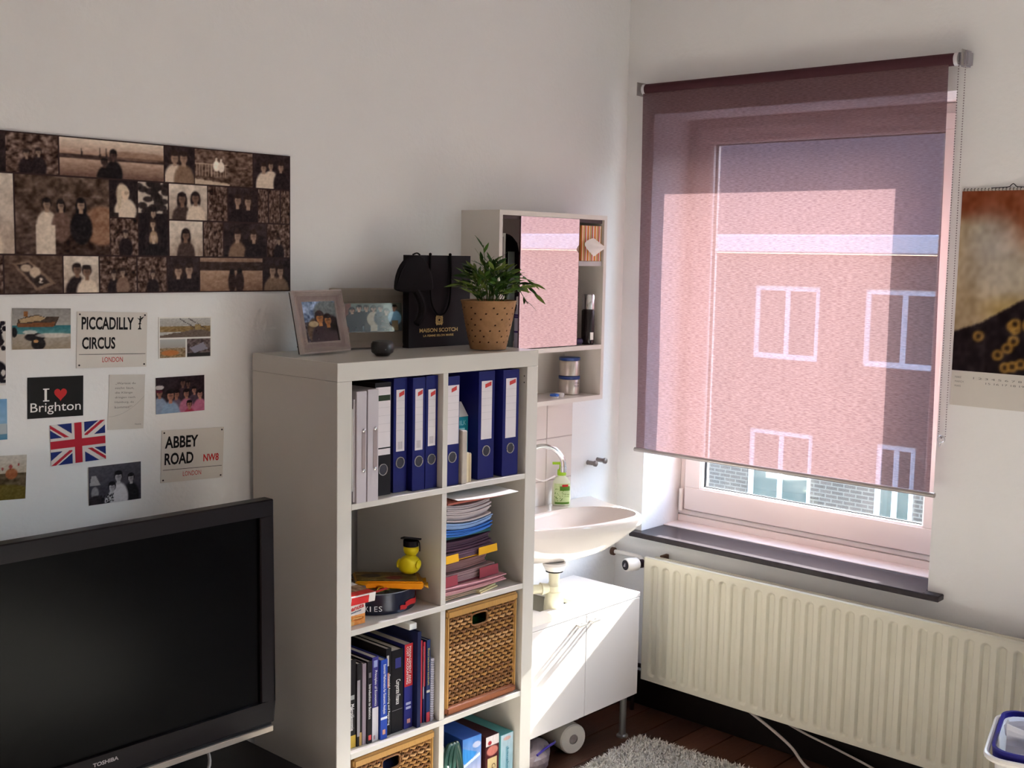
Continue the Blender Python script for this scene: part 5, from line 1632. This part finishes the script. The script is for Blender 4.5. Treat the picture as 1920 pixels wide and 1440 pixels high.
o = thing('spiral_notebook', 'white spiral notebook beside the middle divider', 'notebook', SH(.3665, .018, Z3), TH)
obj('sheets', bbox(0, .013, .002, .15, 0, .190), mat('notebook_white', 'b8b4c4', .6, var=.04), o)
b = bm_new()
for k_ in range(26):
    torus(b, .0065, .0008, 10, 4, Matrix.Translation((.0065, .002, .006 + .0071 * k_)))
obj('wire_spiral', b, RINGM, o)

# --- wicker baskets
WICK = [mat('wicker_' + 'abc'[i], c, .55, var=.3, scale=60) for i, c in enumerate(('a0723f', 'b4885a', '7e5430'))]
RIMM = mat('wicker_rim', 'ac8048', .5, var=.25, scale=40, stretch=(14, 1, 1))
BANDM = mat('wicker_band', '8c5438', .5, var=.3, scale=60, stretch=(10, 1, 1))
INNER = mat('wicker_inner_shade', '3a2414', .9)  # dark colour standing in for the shade inside the baskets
BWID, BHT, BDP = .306, .3265, .33
SPITCH = .0153
_sm = {}
def strand_mesh(x0, x1, ph, mi):
    key = (round(x0, 4), round(x1, 4), ph, mi)
    if key in _sm:
        return _sm[key]
    b = bm_new()
    n = max(3, int((x1 - x0) / SPITCH * 4))
    pts = []
    for i in range(n + 1):
        x = x0 + (x1 - x0) * i / n
        pts.append((x, -.0035 * math.cos(PI * (x / SPITCH) + ph * PI), 0.0))
    rings = []
    for x, yv, z in pts:
        rings.append([b.verts.new((x, yv + .0022 * math.cos(a), z + .0044 * math.sin(a))) for a in (0, PI / 3, 2 * PI / 3, PI, 4 * PI / 3, 5 * PI / 3)])
    for a, c in zip(rings, rings[1:]):
        for k_ in range(6):
            b.faces.new((a[k_], a[(k_ + 1) % 6], c[(k_ + 1) % 6], c[k_]))
    bmesh.ops.recalc_face_normals(b, faces=b.faces[:])
    me = bpy.data.meshes.new('strand')
    b.to_mesh(me); b.free()
    for q in me.polygons:
        q.use_smooth = True
    me.materials.append(WICK[mi])
    _sm[key] = me
    return me
def basket(label, u, w, z, cloth, chide):
    o = thing('wicker_basket', label, 'basket', SH(u, w, z), TH, 'wicker baskets in the shelf')
    hx0_, hx1_, hz0, hz1 = .106, .174, .256, .294
    ph = 0
    zz = .036
    i = 0
    while zz < BHT - .030:
        spans = [(.012, BWID - .012)] if not (hz0 - .004 < zz < hz1 + .004) else [(.012, hx0_), (hx1_, BWID - .012)]
        for a, c in spans:
            link('strand', strand_mesh(a, c, ph, rng.choice((0, 0, 1, 1, 2))), o, loc=(0, .006, zz))
        zz += .0112
        ph = 1 - ph
        i += 1
    b0 = None
    for k_ in range(int((BWID - .02) / SPITCH)):
        x = .0153 + k_ * SPITCH
        if x > BWID - .012:
            break
        if hx0_ - .002 < x < hx1_ + .002:
            spans = [(.028, hz0), (hz1, BHT - .02)]
        else:
            spans = [(.028, BHT - .02)]
        for a, c in spans:
            b = bm_new(); tube(b, [(x, .006, a), (x, .006, c)], .0019, 6)
            obj('stake', b, WICK[2], o)
    for x0 in (0, BWID - .013):
        obj('corner_post', bbox(x0, x0 + .013, 0, .013, .02, BHT - .02), RIMM, o, bevel=.004, seg=2)
    obj('top_rim', bbox(-.001, BWID + .001, -.004, .014, BHT - .026, BHT), RIMM, o, bevel=.006, seg=3)
    obj('bottom_band', bbox(-.001, BWID + .001, -.004, .014, 0, .029), BANDM, o, bevel=.008, seg=3)
    obj('side_wall', bbox(0, .008, .0135, BDP, 0, BHT - .002), WICK[0], o)
    obj('side_wall', bbox(BWID - .008, BWID, .0135, BDP, 0, BHT - .002), WICK[0], o)
    obj('back_wall', bbox(.0085, BWID - .0085, BDP - .008, BDP, 0, BHT - .002), WICK[0], o)
    obj('base', bbox(.0085, BWID - .0085, .0145, BDP - .009, 0, .008), WICK[0], o)
    b = bm_new(); box(b, .009, hx0_ - .004, .0150, .0165, .03, BHT - .03); box(b, hx1_ + .004, BWID - .009, .0150, .0165, .03, BHT - .03); box(b, hx0_ - .004, hx1_ + .004, .0150, .0165, .03, hz0 - .004)
    obj('shade_backing', b, INNER, o)  # dark sheet giving the weave gaps their inner shade
    torus_pts = [Vector((x, .004, z_)) for x, z_ in [((hx0_ + hx1_) / 2 + (hx1_ - hx0_) / 2 * math.copysign(abs(math.cos(a)) ** .45, math.cos(a)), (hz0 + hz1) / 2 + (hz1 - hz0) / 2 * math.copysign(abs(math.sin(a)) ** .45, math.sin(a))) for a in [2 * PI * i_ / 28 for i_ in range(28)]]]
    b = bm_new(); tube(b, torus_pts + torus_pts[:2], .0032, 6, caps=False)
    obj('handle_edge', b, WICK[2], o, smooth=True)
    c = crumple_cloth(cloth, chide, u, w, z)
    return o
def crumple_cloth(m, label, u, w, z):
    o = thing('stored_cloth', label, 'cloth', SH(u + .15, w + .108, z + .01), TH)
    crumple('cloth_heap', 0, 0, .175, .115, .085, .095, m, o, amp=.2, seed=int(u * 1000))
    return o
basket('wicker basket with green fabric showing through its handle, below the paper heap', .4185, .008, ROW[2] + .0008, mat('green_cloth', '1a6438', .7, var=.4, scale=30), 'green fabric stuffed in the wicker basket below the paper heap')
basket('wicker basket below the row of books, dark blue fabric in its handle', .0665, .008, ROW[3] + .0008, mat('navy_cloth', '20264e', .7, var=.3, scale=30), 'dark blue fabric stuffed in the wicker basket below the books')

# --- row 4 right
Z4 = ROW[3] + .0006
def pack(name, label, u, w, t, d, h, m, p=None, rz=0.0):
    o = thing(name, label, 'box', SH(u, w, Z4), TH + rz)
    obj('carton', bbox(0, t, 0, d, 0, h), m, o, bevel=.001)
    if p is not None:
        raster('printed_front', p.a, o, (.001, -.0006, .001), (t - .002, 0, 0), (0, 0, h - .002))
    return o
p = Paint(40, 100, 'a8b0d0').grad('4a80c8', 'b8b4cc', y1=.5).ell(.75, .12, .22, .04, 'c0c4dc').poly([(.0, .12), (.8, .22), (.2, .36), (0, .3)], '3a88d0').line(.1, .36, .9, .26, .02, 'd0e0f0').noise(.04, 12)
o = pack('cereal_box', 'tall white and blue packet in the bottom row beside the dark green bag', .512, .030, .078, .22, .246, mat('packet_side', '2c4c94', .45, var=.4, scale=14), p, -.06)
p = Paint(40, 100, '4a1c20').rect(0, 0, 1, .14, 'd8ccc8').ell(.5, .22, .42, .07, 'c07468').rect(.15, .32, .85, 1, 'd0b888').ell(.3, .1, .14, .03, 'a83038').noise(.03, 16)
o = pack('cake_mix_box', 'dark red and cream cake mix box in the bottom row', .606, .022, .060, .22, .228, mat('maroon_carton', '38181c', .5), p)
text('lettering', 'Gugelhupf', mat('brown_ink', '5a3824', .6), o, (.022, -.0012, .135), (0, 0, -1), (1, 0, 0), .11, .022)
p = Paint(36, 100, '9cc4d0').grad('b8ccd4', '88bccc').rect(.42, .2, .6, .9, '5c98b0', .6).ell(.5, .07, .3, .03, 'd0a8a0').noise(.03, 14)
o = pack('rice_box', 'light blue packet nearest the outer side in the bottom row', .674, .022, .058, .22, .214, mat('aqua_carton', '5ca4a8', .45), p)
text('lettering', 'Langkornreis', mat('teal_ink', '3c7888', .6), o, (.026, -.0012, .165), (0, 0, -1), (1, 0, 0), .13, .012)
GRB = mat('dark_green_vinyl', '22443a', .32, var=.25, scale=10)
o = thing('green_bag', 'dark green vinyl bag slumped in the bottom row beside the divider', 'bag', SH(.456, .10, Z4), TH)
crumple('bag_body', 0, 0, .125, .046, .09, .125, GRB, o, amp=.10, seed=77)
for k_ in range(3):
    b = bm_new(); tube(b, smooth_path([(-.03 + .012 * k_, -.085, .06), (-.032 + .018 * k_, -.082, .18), (.0 + .014 * k_, -.07, .245), (.03 + .006 * k_, -.075, .19), (.034 + .006 * k_, -.09, .05)]), .008, 8)
    obj('fold', b, GRB, o, smooth=True)
b = bm_new(); tube(b, smooth_path([(-.034, -.10, .20), (-.028, -.105, .16), (-.022, -.105, .10)]), .0025, 6)
obj('piping', b, PLASTIC_W, o, smooth=True)
o = thing('white_flyer', 'white sheet propped in front of the dark green bag', 'paper', SH(.412, -.005, Z4 + .0), rot=(.08, 0, TH + .06))
b = bm_new(); prism(b, [(0, 0), (.092, 0), (.090, .13), (.075, .168), (.0, .125)], -.001, .001)
obj('flyer_sheet', b, PAPER, o)

# ---------------------------------------------------------------- on top of the shelf
ZT = SHH + .0006
def hammered(name, c, rough):
    m = mat(name, c, rough, .9, var=.12, scale=30)
    nt = m.node_tree
    if 'hammer' not in nt.nodes:
        v_ = nt.nodes.new('ShaderNodeTexVoronoi'); v_.name = 'hammer'
        v_.inputs['Scale'].default_value = 130
        bp = nt.nodes.new('ShaderNodeBump')
        bp.inputs['Strength'].default_value = .9
        bp.inputs['Distance'].default_value = .006
        nt.links.new(v_.outputs['Distance'], bp.inputs['Height'])
        nt.links.new(bp.outputs['Normal'], nt.nodes['Principled BSDF'].inputs['Normal'])
    return m
def photo_frame(label, loc, rz, lean, W, Hh, bw, met, p, mname):
    o = thing('picture_frame', label, 'picture frame', loc, rot=(0, 0, rz))
    M_ = Matrix.Rotation(-lean, 3, 'X')
    def tilt(b):
        bmesh.ops.rotate(b, verts=b.verts[:], cent=(0, 0, 0), matrix=M_)
        return b
    b = bm_new()
    # moulding: outer lip, hammered slope, inner lip
    prof = [(0, .0), (0, -.012), (.004, -.015), (bw * .35, -.012), (bw * .5, -.008), (bw * .85, -.006), (bw, -.008), (bw, -.001)]
    loops = []
    for off, yv in prof:
        loops.append([b.verts.new((x, yv, z)) for x, z in ((off, off), (W - off, off), (W - off, Hh - off), (off, Hh - off))])
    for a, c in zip(loops, loops[1:]):
        for k_ in range(4):
            b.faces.new((a[k_], a[(k_ + 1) % 4], c[(k_ + 1) % 4], c[k_]))
    obj('moulding', tilt(b), met, o)
    obj('backing', tilt(bbox(.002, W - .002, .0002, .006, .002, Hh - .002)), mat('frame_back', '2a2422', .7), o)
    e = Vector((0, 0, 0))
    A_ = M_ @ Vector((bw - .002, -.0035, bw - .002)); R1 = M_ @ Vector((W - 2 * bw + .004, 0, 0)); U1 = M_ @ Vector((0, 0, Hh - 2 * bw + .004))
    raster('photo', p.a, o, A_, R1, U1, print_mat('glossy_photo', .12, .5))
    b = bm_new(); box(b, W / 2 - .02, W / 2 + .02, 0, .003, 0, Hh * .7)
    bmesh.ops.rotate(b, verts=b.verts[:], cent=(0, 0, Hh * .7), matrix=Matrix.Rotation(.42, 3, 'X'))
    bmesh.ops.translate(b, verts=b.verts[:], vec=(0, Hh * .72 * math.sin(lean) * 1.0 + .006, 0))
    obj('easel_strut', b, MATS['frame_back'], o)
    return o
p = Paint(60, 66, '3a3438').grad('8aa0c0', '6a7890', y1=.5).noise(.22, 16).noise(.12, 30)
p.ell(.75, .3, .4, .3, '6a7068', .8).ell(.75, .75, .4, .4, '241a1e').ell(.35, .72, .25, .3, '5a4630')
p.person(.5, .40, .12, .9, 'b87840', '2a1c18', '241c20', True).person(.72, .46, .11, .9, 'b07440', '241a18', '1c181c', True).ell(.3, .55, .14, .07, 'b8a078').noise(.06, 26)
photo_frame('small hammered silver picture frame tilted back at the shelf edge', SH(.040, .218, ZT + .004), TH + .18, .22, .203, .180, .032, hammered('hammered_silver', 'e4d8d4', .1), p, 'a')
p = Paint(72, 48, '7a746c').rect(0, 0, .13, 1, '6a3c30').grad('6a6c60', '4a5458', x0=.13).noise(.05, 10)
for x, yv, s, c, d_ in ((.14, .25, 'b08c78', '1c1618', 1), (.26, .18, 'b08c78', '1a1618', 0), (.38, .18, 'a88470', '1a181c', 0), (.50, .20, 'b08c78', 'a89c88', 1), (.62, .19, 'a88470', '20202c', 0), (.72, .30, 'b08c78', '2a1818', 1), (.86, .18, 'b08c78', '78a8c8', 0)):
    p.person(x, yv, .075, 1.5, s, '2a1e18', c, d_ == 1)
    p.rect(x - .05, .6, x + .05, .95, c if c != '78a8c8' else '8a7c60')
p.rect(.12, .93, 1, 1, '5a5450').noise(.03, 30)
photo_frame('wide pale silver picture frame with a formal group photo', SH(.243, .336, ZT + .004), TH - .14, .08, .296, .180, .046, hammered('pale_silver', 'c8bcae', .35), p, 'b')
b = bm_new(); lathe(b, [(.018, 0), (.022, .004), (.031, .010), (.0335, .020), (.0325, .034), (.028, .041), (.012, .0445), (.0, .045)], 32, caps=False)
o = tag(obj('round_gadget', b, mat('gadget_black', '140e12', .28, var=.05), smooth=True, loc=SH(.246, .108, ZT)), 'small black puck shaped gadget in front of the picture frames', 'gadget')
b = bm_new(); bmesh.ops.create_icosphere(b, subdivisions=2, radius=.0022, matrix=Matrix.Translation((-.014, -.0295, .020)))
obj('status_light', b, mat('led_grey', '8a8888', .3), o, smooth=True)
# black paper carrier bag
BAGM = mat('black_paper_bag', '120c10', .5, var=.15, scale=6)
GOLDI = mat('gold_print', 'd0b878', .35, .3)
bg = thing('paper_bag', 'black paper carrier bag with gold lettering on top of the shelf', 'bag', SH(.482, .262, ZT), TH)
bw_, bh_, bd_ = .262, .286, .028
b = bm_new()
t = .0012
box(b, 0, bw_, 0, t, 0, bh_); box(b, 0, bw_, bd_ - t, bd_, 0, bh_); box(b, 0, t, t, bd_ - t, 0, bh_); box(b, bw_ - t, bw_, t, bd_ - t, 0, bh_); box(b, 0, bw_, t, bd_ - t, 0, t)
bmesh.ops.remove_doubles(b, verts=b.verts[:], dist=1e-6)
obj('bag_body', b, BAGM, bg)
CORD = mat('black_cord', '0a0608', .8)
b = bm_new(); tube(b, smooth_path([(.085, -.003, bh_ + .004), (.083, -.004, bh_ - .05), (.088, -.005, .150), (.105, -.006, .112), (.128, -.006, .100), (.152, -.006, .112), (.168, -.005, .150), (.172, -.004, bh_ - .05), (.170, -.003, bh_ + .004)], 5), .0033, 8)
obj('handle', b, CORD, bg, smooth=True)
for x in (.085, .170):
    b = bm_new(); bmesh.ops.create_icosphere(b, subdivisions=2, radius=.005, matrix=Matrix.Translation((x, -.002, bh_ + .003)))
    obj('handle_knot', b, CORD, bg, smooth=True)
b = bm_new(); tube(b, smooth_path([(.035, .024, bh_ + .001), (.05, .022, bh_ + .006), (.065, .024, bh_ + .001)]), .0025, 6)
obj('handle', b, CORD, bg, smooth=True)
text('lettering', 'MAISON SCOTCH', GOLDI, bg, (.044, -.0008, .0465), (1, 0, 0), (0, 0, 1), .164, .0125, True)
text('lettering', 'LA FEMME SELON MARIE', GOLDI, bg, (.060, -.0008, .0325), (1, 0, 0), (0, 0, 1), .130, .0068, True)
b = bm_new()
for R, r, cx_, cz_ in ((.013, .0028, .127, .084), (.0065, .0026, .127, .084)):
    torus(b, R, r, 20, 6, Matrix.Translation((cx_, -.001, cz_)) @ Matrix.Rotation(PI / 2, 4, 'X') @ Matrix.Diagonal((1, 1, .3, 1)))
for s in (-1, 1):
    prism(b, [(.127 + s * .004, .094), (.127 + s * .016, .090), (.127 + s * .012, .099)], -.0018, -.0008)
    prism(b, [(.127 + s * .006, .070), (.127 + s * .017, .078), (.127 + s * .011, .067)], -.0018, -.0008)
prism(b, [(.120, .097), (.134, .097), (.131, .102), (.123, .102)], -.0018, -.0008)
obj('emblem', b, GOLDI, bg)
# black cap hanging on the bag's corner
cpz = thing('black_cap', 'black fabric cap hung over the corner of the paper bag', 'cap', SH(.482, .250, ZT), TH)
CAPF = mat('cap_fabric', '0e080c', .85)
b = bm_new()
def crownf(a, e):
    x, yv, z = math.cos(e) * math.cos(a), math.cos(e) * math.sin(a), math.sin(e)
    return (-.004 + .080 * x, -.014 + .011 * yv, .186 + (.100 if z > 0 else .014) * z)
skin_ball(b, crownf, 28, 16)
obj('crown', b, CAPF, cpz, smooth=True)
b = bm_new()
def brim(u, v):
    a = .75 * PI + .55 * PI * u - .18 * PI
    r0, r1 = .055, .100
    r_ = r0 + (r1 - r0) * v
    return (.020 + r_ * math.cos(a) * .95, -.012 - .010 * v * math.sin(PI * u), .186 + r_ * max(0, math.sin(a)) * .98)
sheet(b, brim, 18, 6)
obj('brim', solid(b, .003), CAPF, cpz, smooth=True)
b = bm_new(); tube(b, smooth_path([(.004, -.014, .18), (.026, -.017, .14), (.024, -.017, .10), (.006, -.015, .075)]), [.012] * 18 + [.008], 8)
obj('strap', b, CAPF, cpz, smooth=True)
# pot basket and plant
pl = thing('potted_plant', 'leafy green plant in a woven bamboo pot on top of the shelf', 'plant', SH(.664, .098, ZT), TH)
POT = mat('bamboo_weave', '9c7450', .6, var=.3, scale=50)
b = bm_new()
NA, NZ = 84, 34
def potr(k_, j):
    t_ = j / NZ
    r_ = .0545 + .0305 * t_ ** .9
    wv = math.sin(k_ * 2 * PI / 4 * 1.0 + (PI if (j // 2) % 2 else 0))
    return r_ + .0011 * wv
g = [[b.verts.new((potr(k_, j) * math.cos(2 * PI * (k_ + .22 * j) / NA), potr(k_, j) * math.sin(2 * PI * (k_ + .22 * j) / NA), .002 + .148 * j / NZ)) for k_ in range(NA)] for j in range(NZ + 1)]
for j in range(NZ):
    for k_ in range(NA):
        if 2 < j < NZ - 2 and j % 4 == 1 and (k_ + (3 if (j // 4) % 2 else 0) + (j // 8)) % 6 == 0 and rng.random() < .9:
            continue                                    # gap in the weave
        b.faces.new((g[j][k_], g[j][(k_ + 1) % NA], g[j + 1][(k_ + 1) % NA], g[j + 1][k_]))
obj('pot', b, POT, pl, smooth=True)
b = bm_new(); lathe(b, [(.049, .003), (.0515, .010), (.080, .140)], 40)
obj('liner', b, mat('pot_liner', '3a2618', .9), pl, smooth=True)
b = bm_new(); torus(b, .0848, .0028, 48, 8, Matrix.Translation((0, 0, .150)))
obj('pot_rim', b, POT, pl, smooth=True)
LEAF = [mat('leaf_' + 'abcd'[i], c, .45, var=.25, scale=20) for i, c in enumerate(('3c5a22', '4c6e2a', '2c4a1e', '6a7c38'))]
lms = []
for i in range(4):
    b = bm_new()
    prof = [(0, .0004), (.15, .0034), (.4, .0060), (.65, .0050), (.88, .0020), (1, .0001)]
    L = .036 + .006 * i
    rows = []
    for t_, hw in prof:
        zc_ = -.006 * t_ * t_
        rows.append([b.verts.new((L * t_, -hw, zc_ + .0008)), b.verts.new((L * t_, 0, zc_)), b.verts.new((L * t_, hw, zc_ + .0008))])
    for a, c in zip(rows, rows[1:]):
        for k_ in range(2):
            b.faces.new((a[k_], a[k_ + 1], c[k_ + 1], c[k_]))
    me = bpy.data.meshes.new('leaf')
    b.to_mesh(me); b.free()
    me.materials.append(LEAF[i])
    lms.append(me)
r = random.Random(5)
stems = []
for i in range(34):
    a = 2.4 * i + r.uniform(-.3, .3)
    sp_ = math.sqrt((i + .5) / 34)
    R = .118 * sp_
    top = .150 + .118 * (1 - .72 * sp_ * sp_) + r.uniform(-.012, .012)
    stems.append([(.03 * sp_ * math.cos(a), .03 * sp_ * math.sin(a), .135), (.6 * R * math.cos(a), .6 * R * math.sin(a), .150 + (top - .150) * .75), (R * math.cos(a), R * math.sin(a), top)])
stems.append([(.0, .0, .135), (-.015, .0, .24), (-.033, -.005, .320)])
stems.append([(.03, -.02, .135), (.085, -.045, .205), (.135, -.075, .168)])
stems.append([(.03, -.02, .135), (.085, -.03, .19), (.125, -.05, .14)])
stems.append([(.03, -.02, .135), (.08, -.05, .22), (.125, -.08, .20)])
sb = bm_new()
nl = 0
for si, s in enumerate(stems):
    path = smooth_path(s, 5)
    tube(sb, path, .0011, 5)
    n = 8 if si < 34 else 7
    for k_ in range(n):
        f = .30 + .70 * (k_ + .5) / n
        i = min(len(path) - 2, int(f * (len(path) - 1)))
        d_ = (path[i + 1] - path[i]).normalized()
        if si == 34 and k_ < 5:
            continue
        side = 1 if k_ % 2 else -1
        ax = Vector((0, 0, 1)).cross(d_)
        if ax.length < .05:
            ax = Vector((1, 0, 0))
        ax.normalize()
        dirv = (d_ * (.7 if si != 34 else 1.6) + ax * side * r.uniform(.4, .9) + Vector((0, 0, r.uniform(-.25, .45)))).normalized()
        q = dirv.to_track_quat('X', 'Z')
        q = q @ Euler((r.uniform(-1, 1), 0, 0)).to_quaternion()
        o = link('leaf', r.choice(lms), pl, loc=path[i])
        o.rotation_mode = 'XYZ'
        o.rotation_euler = q.to_euler()
        nl += 1
obj('stems', sb, mat('stem_green', '4a5a28', .6), pl, smooth=True)
b = bm_new(); lathe(b, [(.074, .138), (.04, .142), (.0, .143)], 30, caps=False)
obj('soil', b, mat('soil', '1e140e', .95), pl)
bpy.context.view_layer.update()
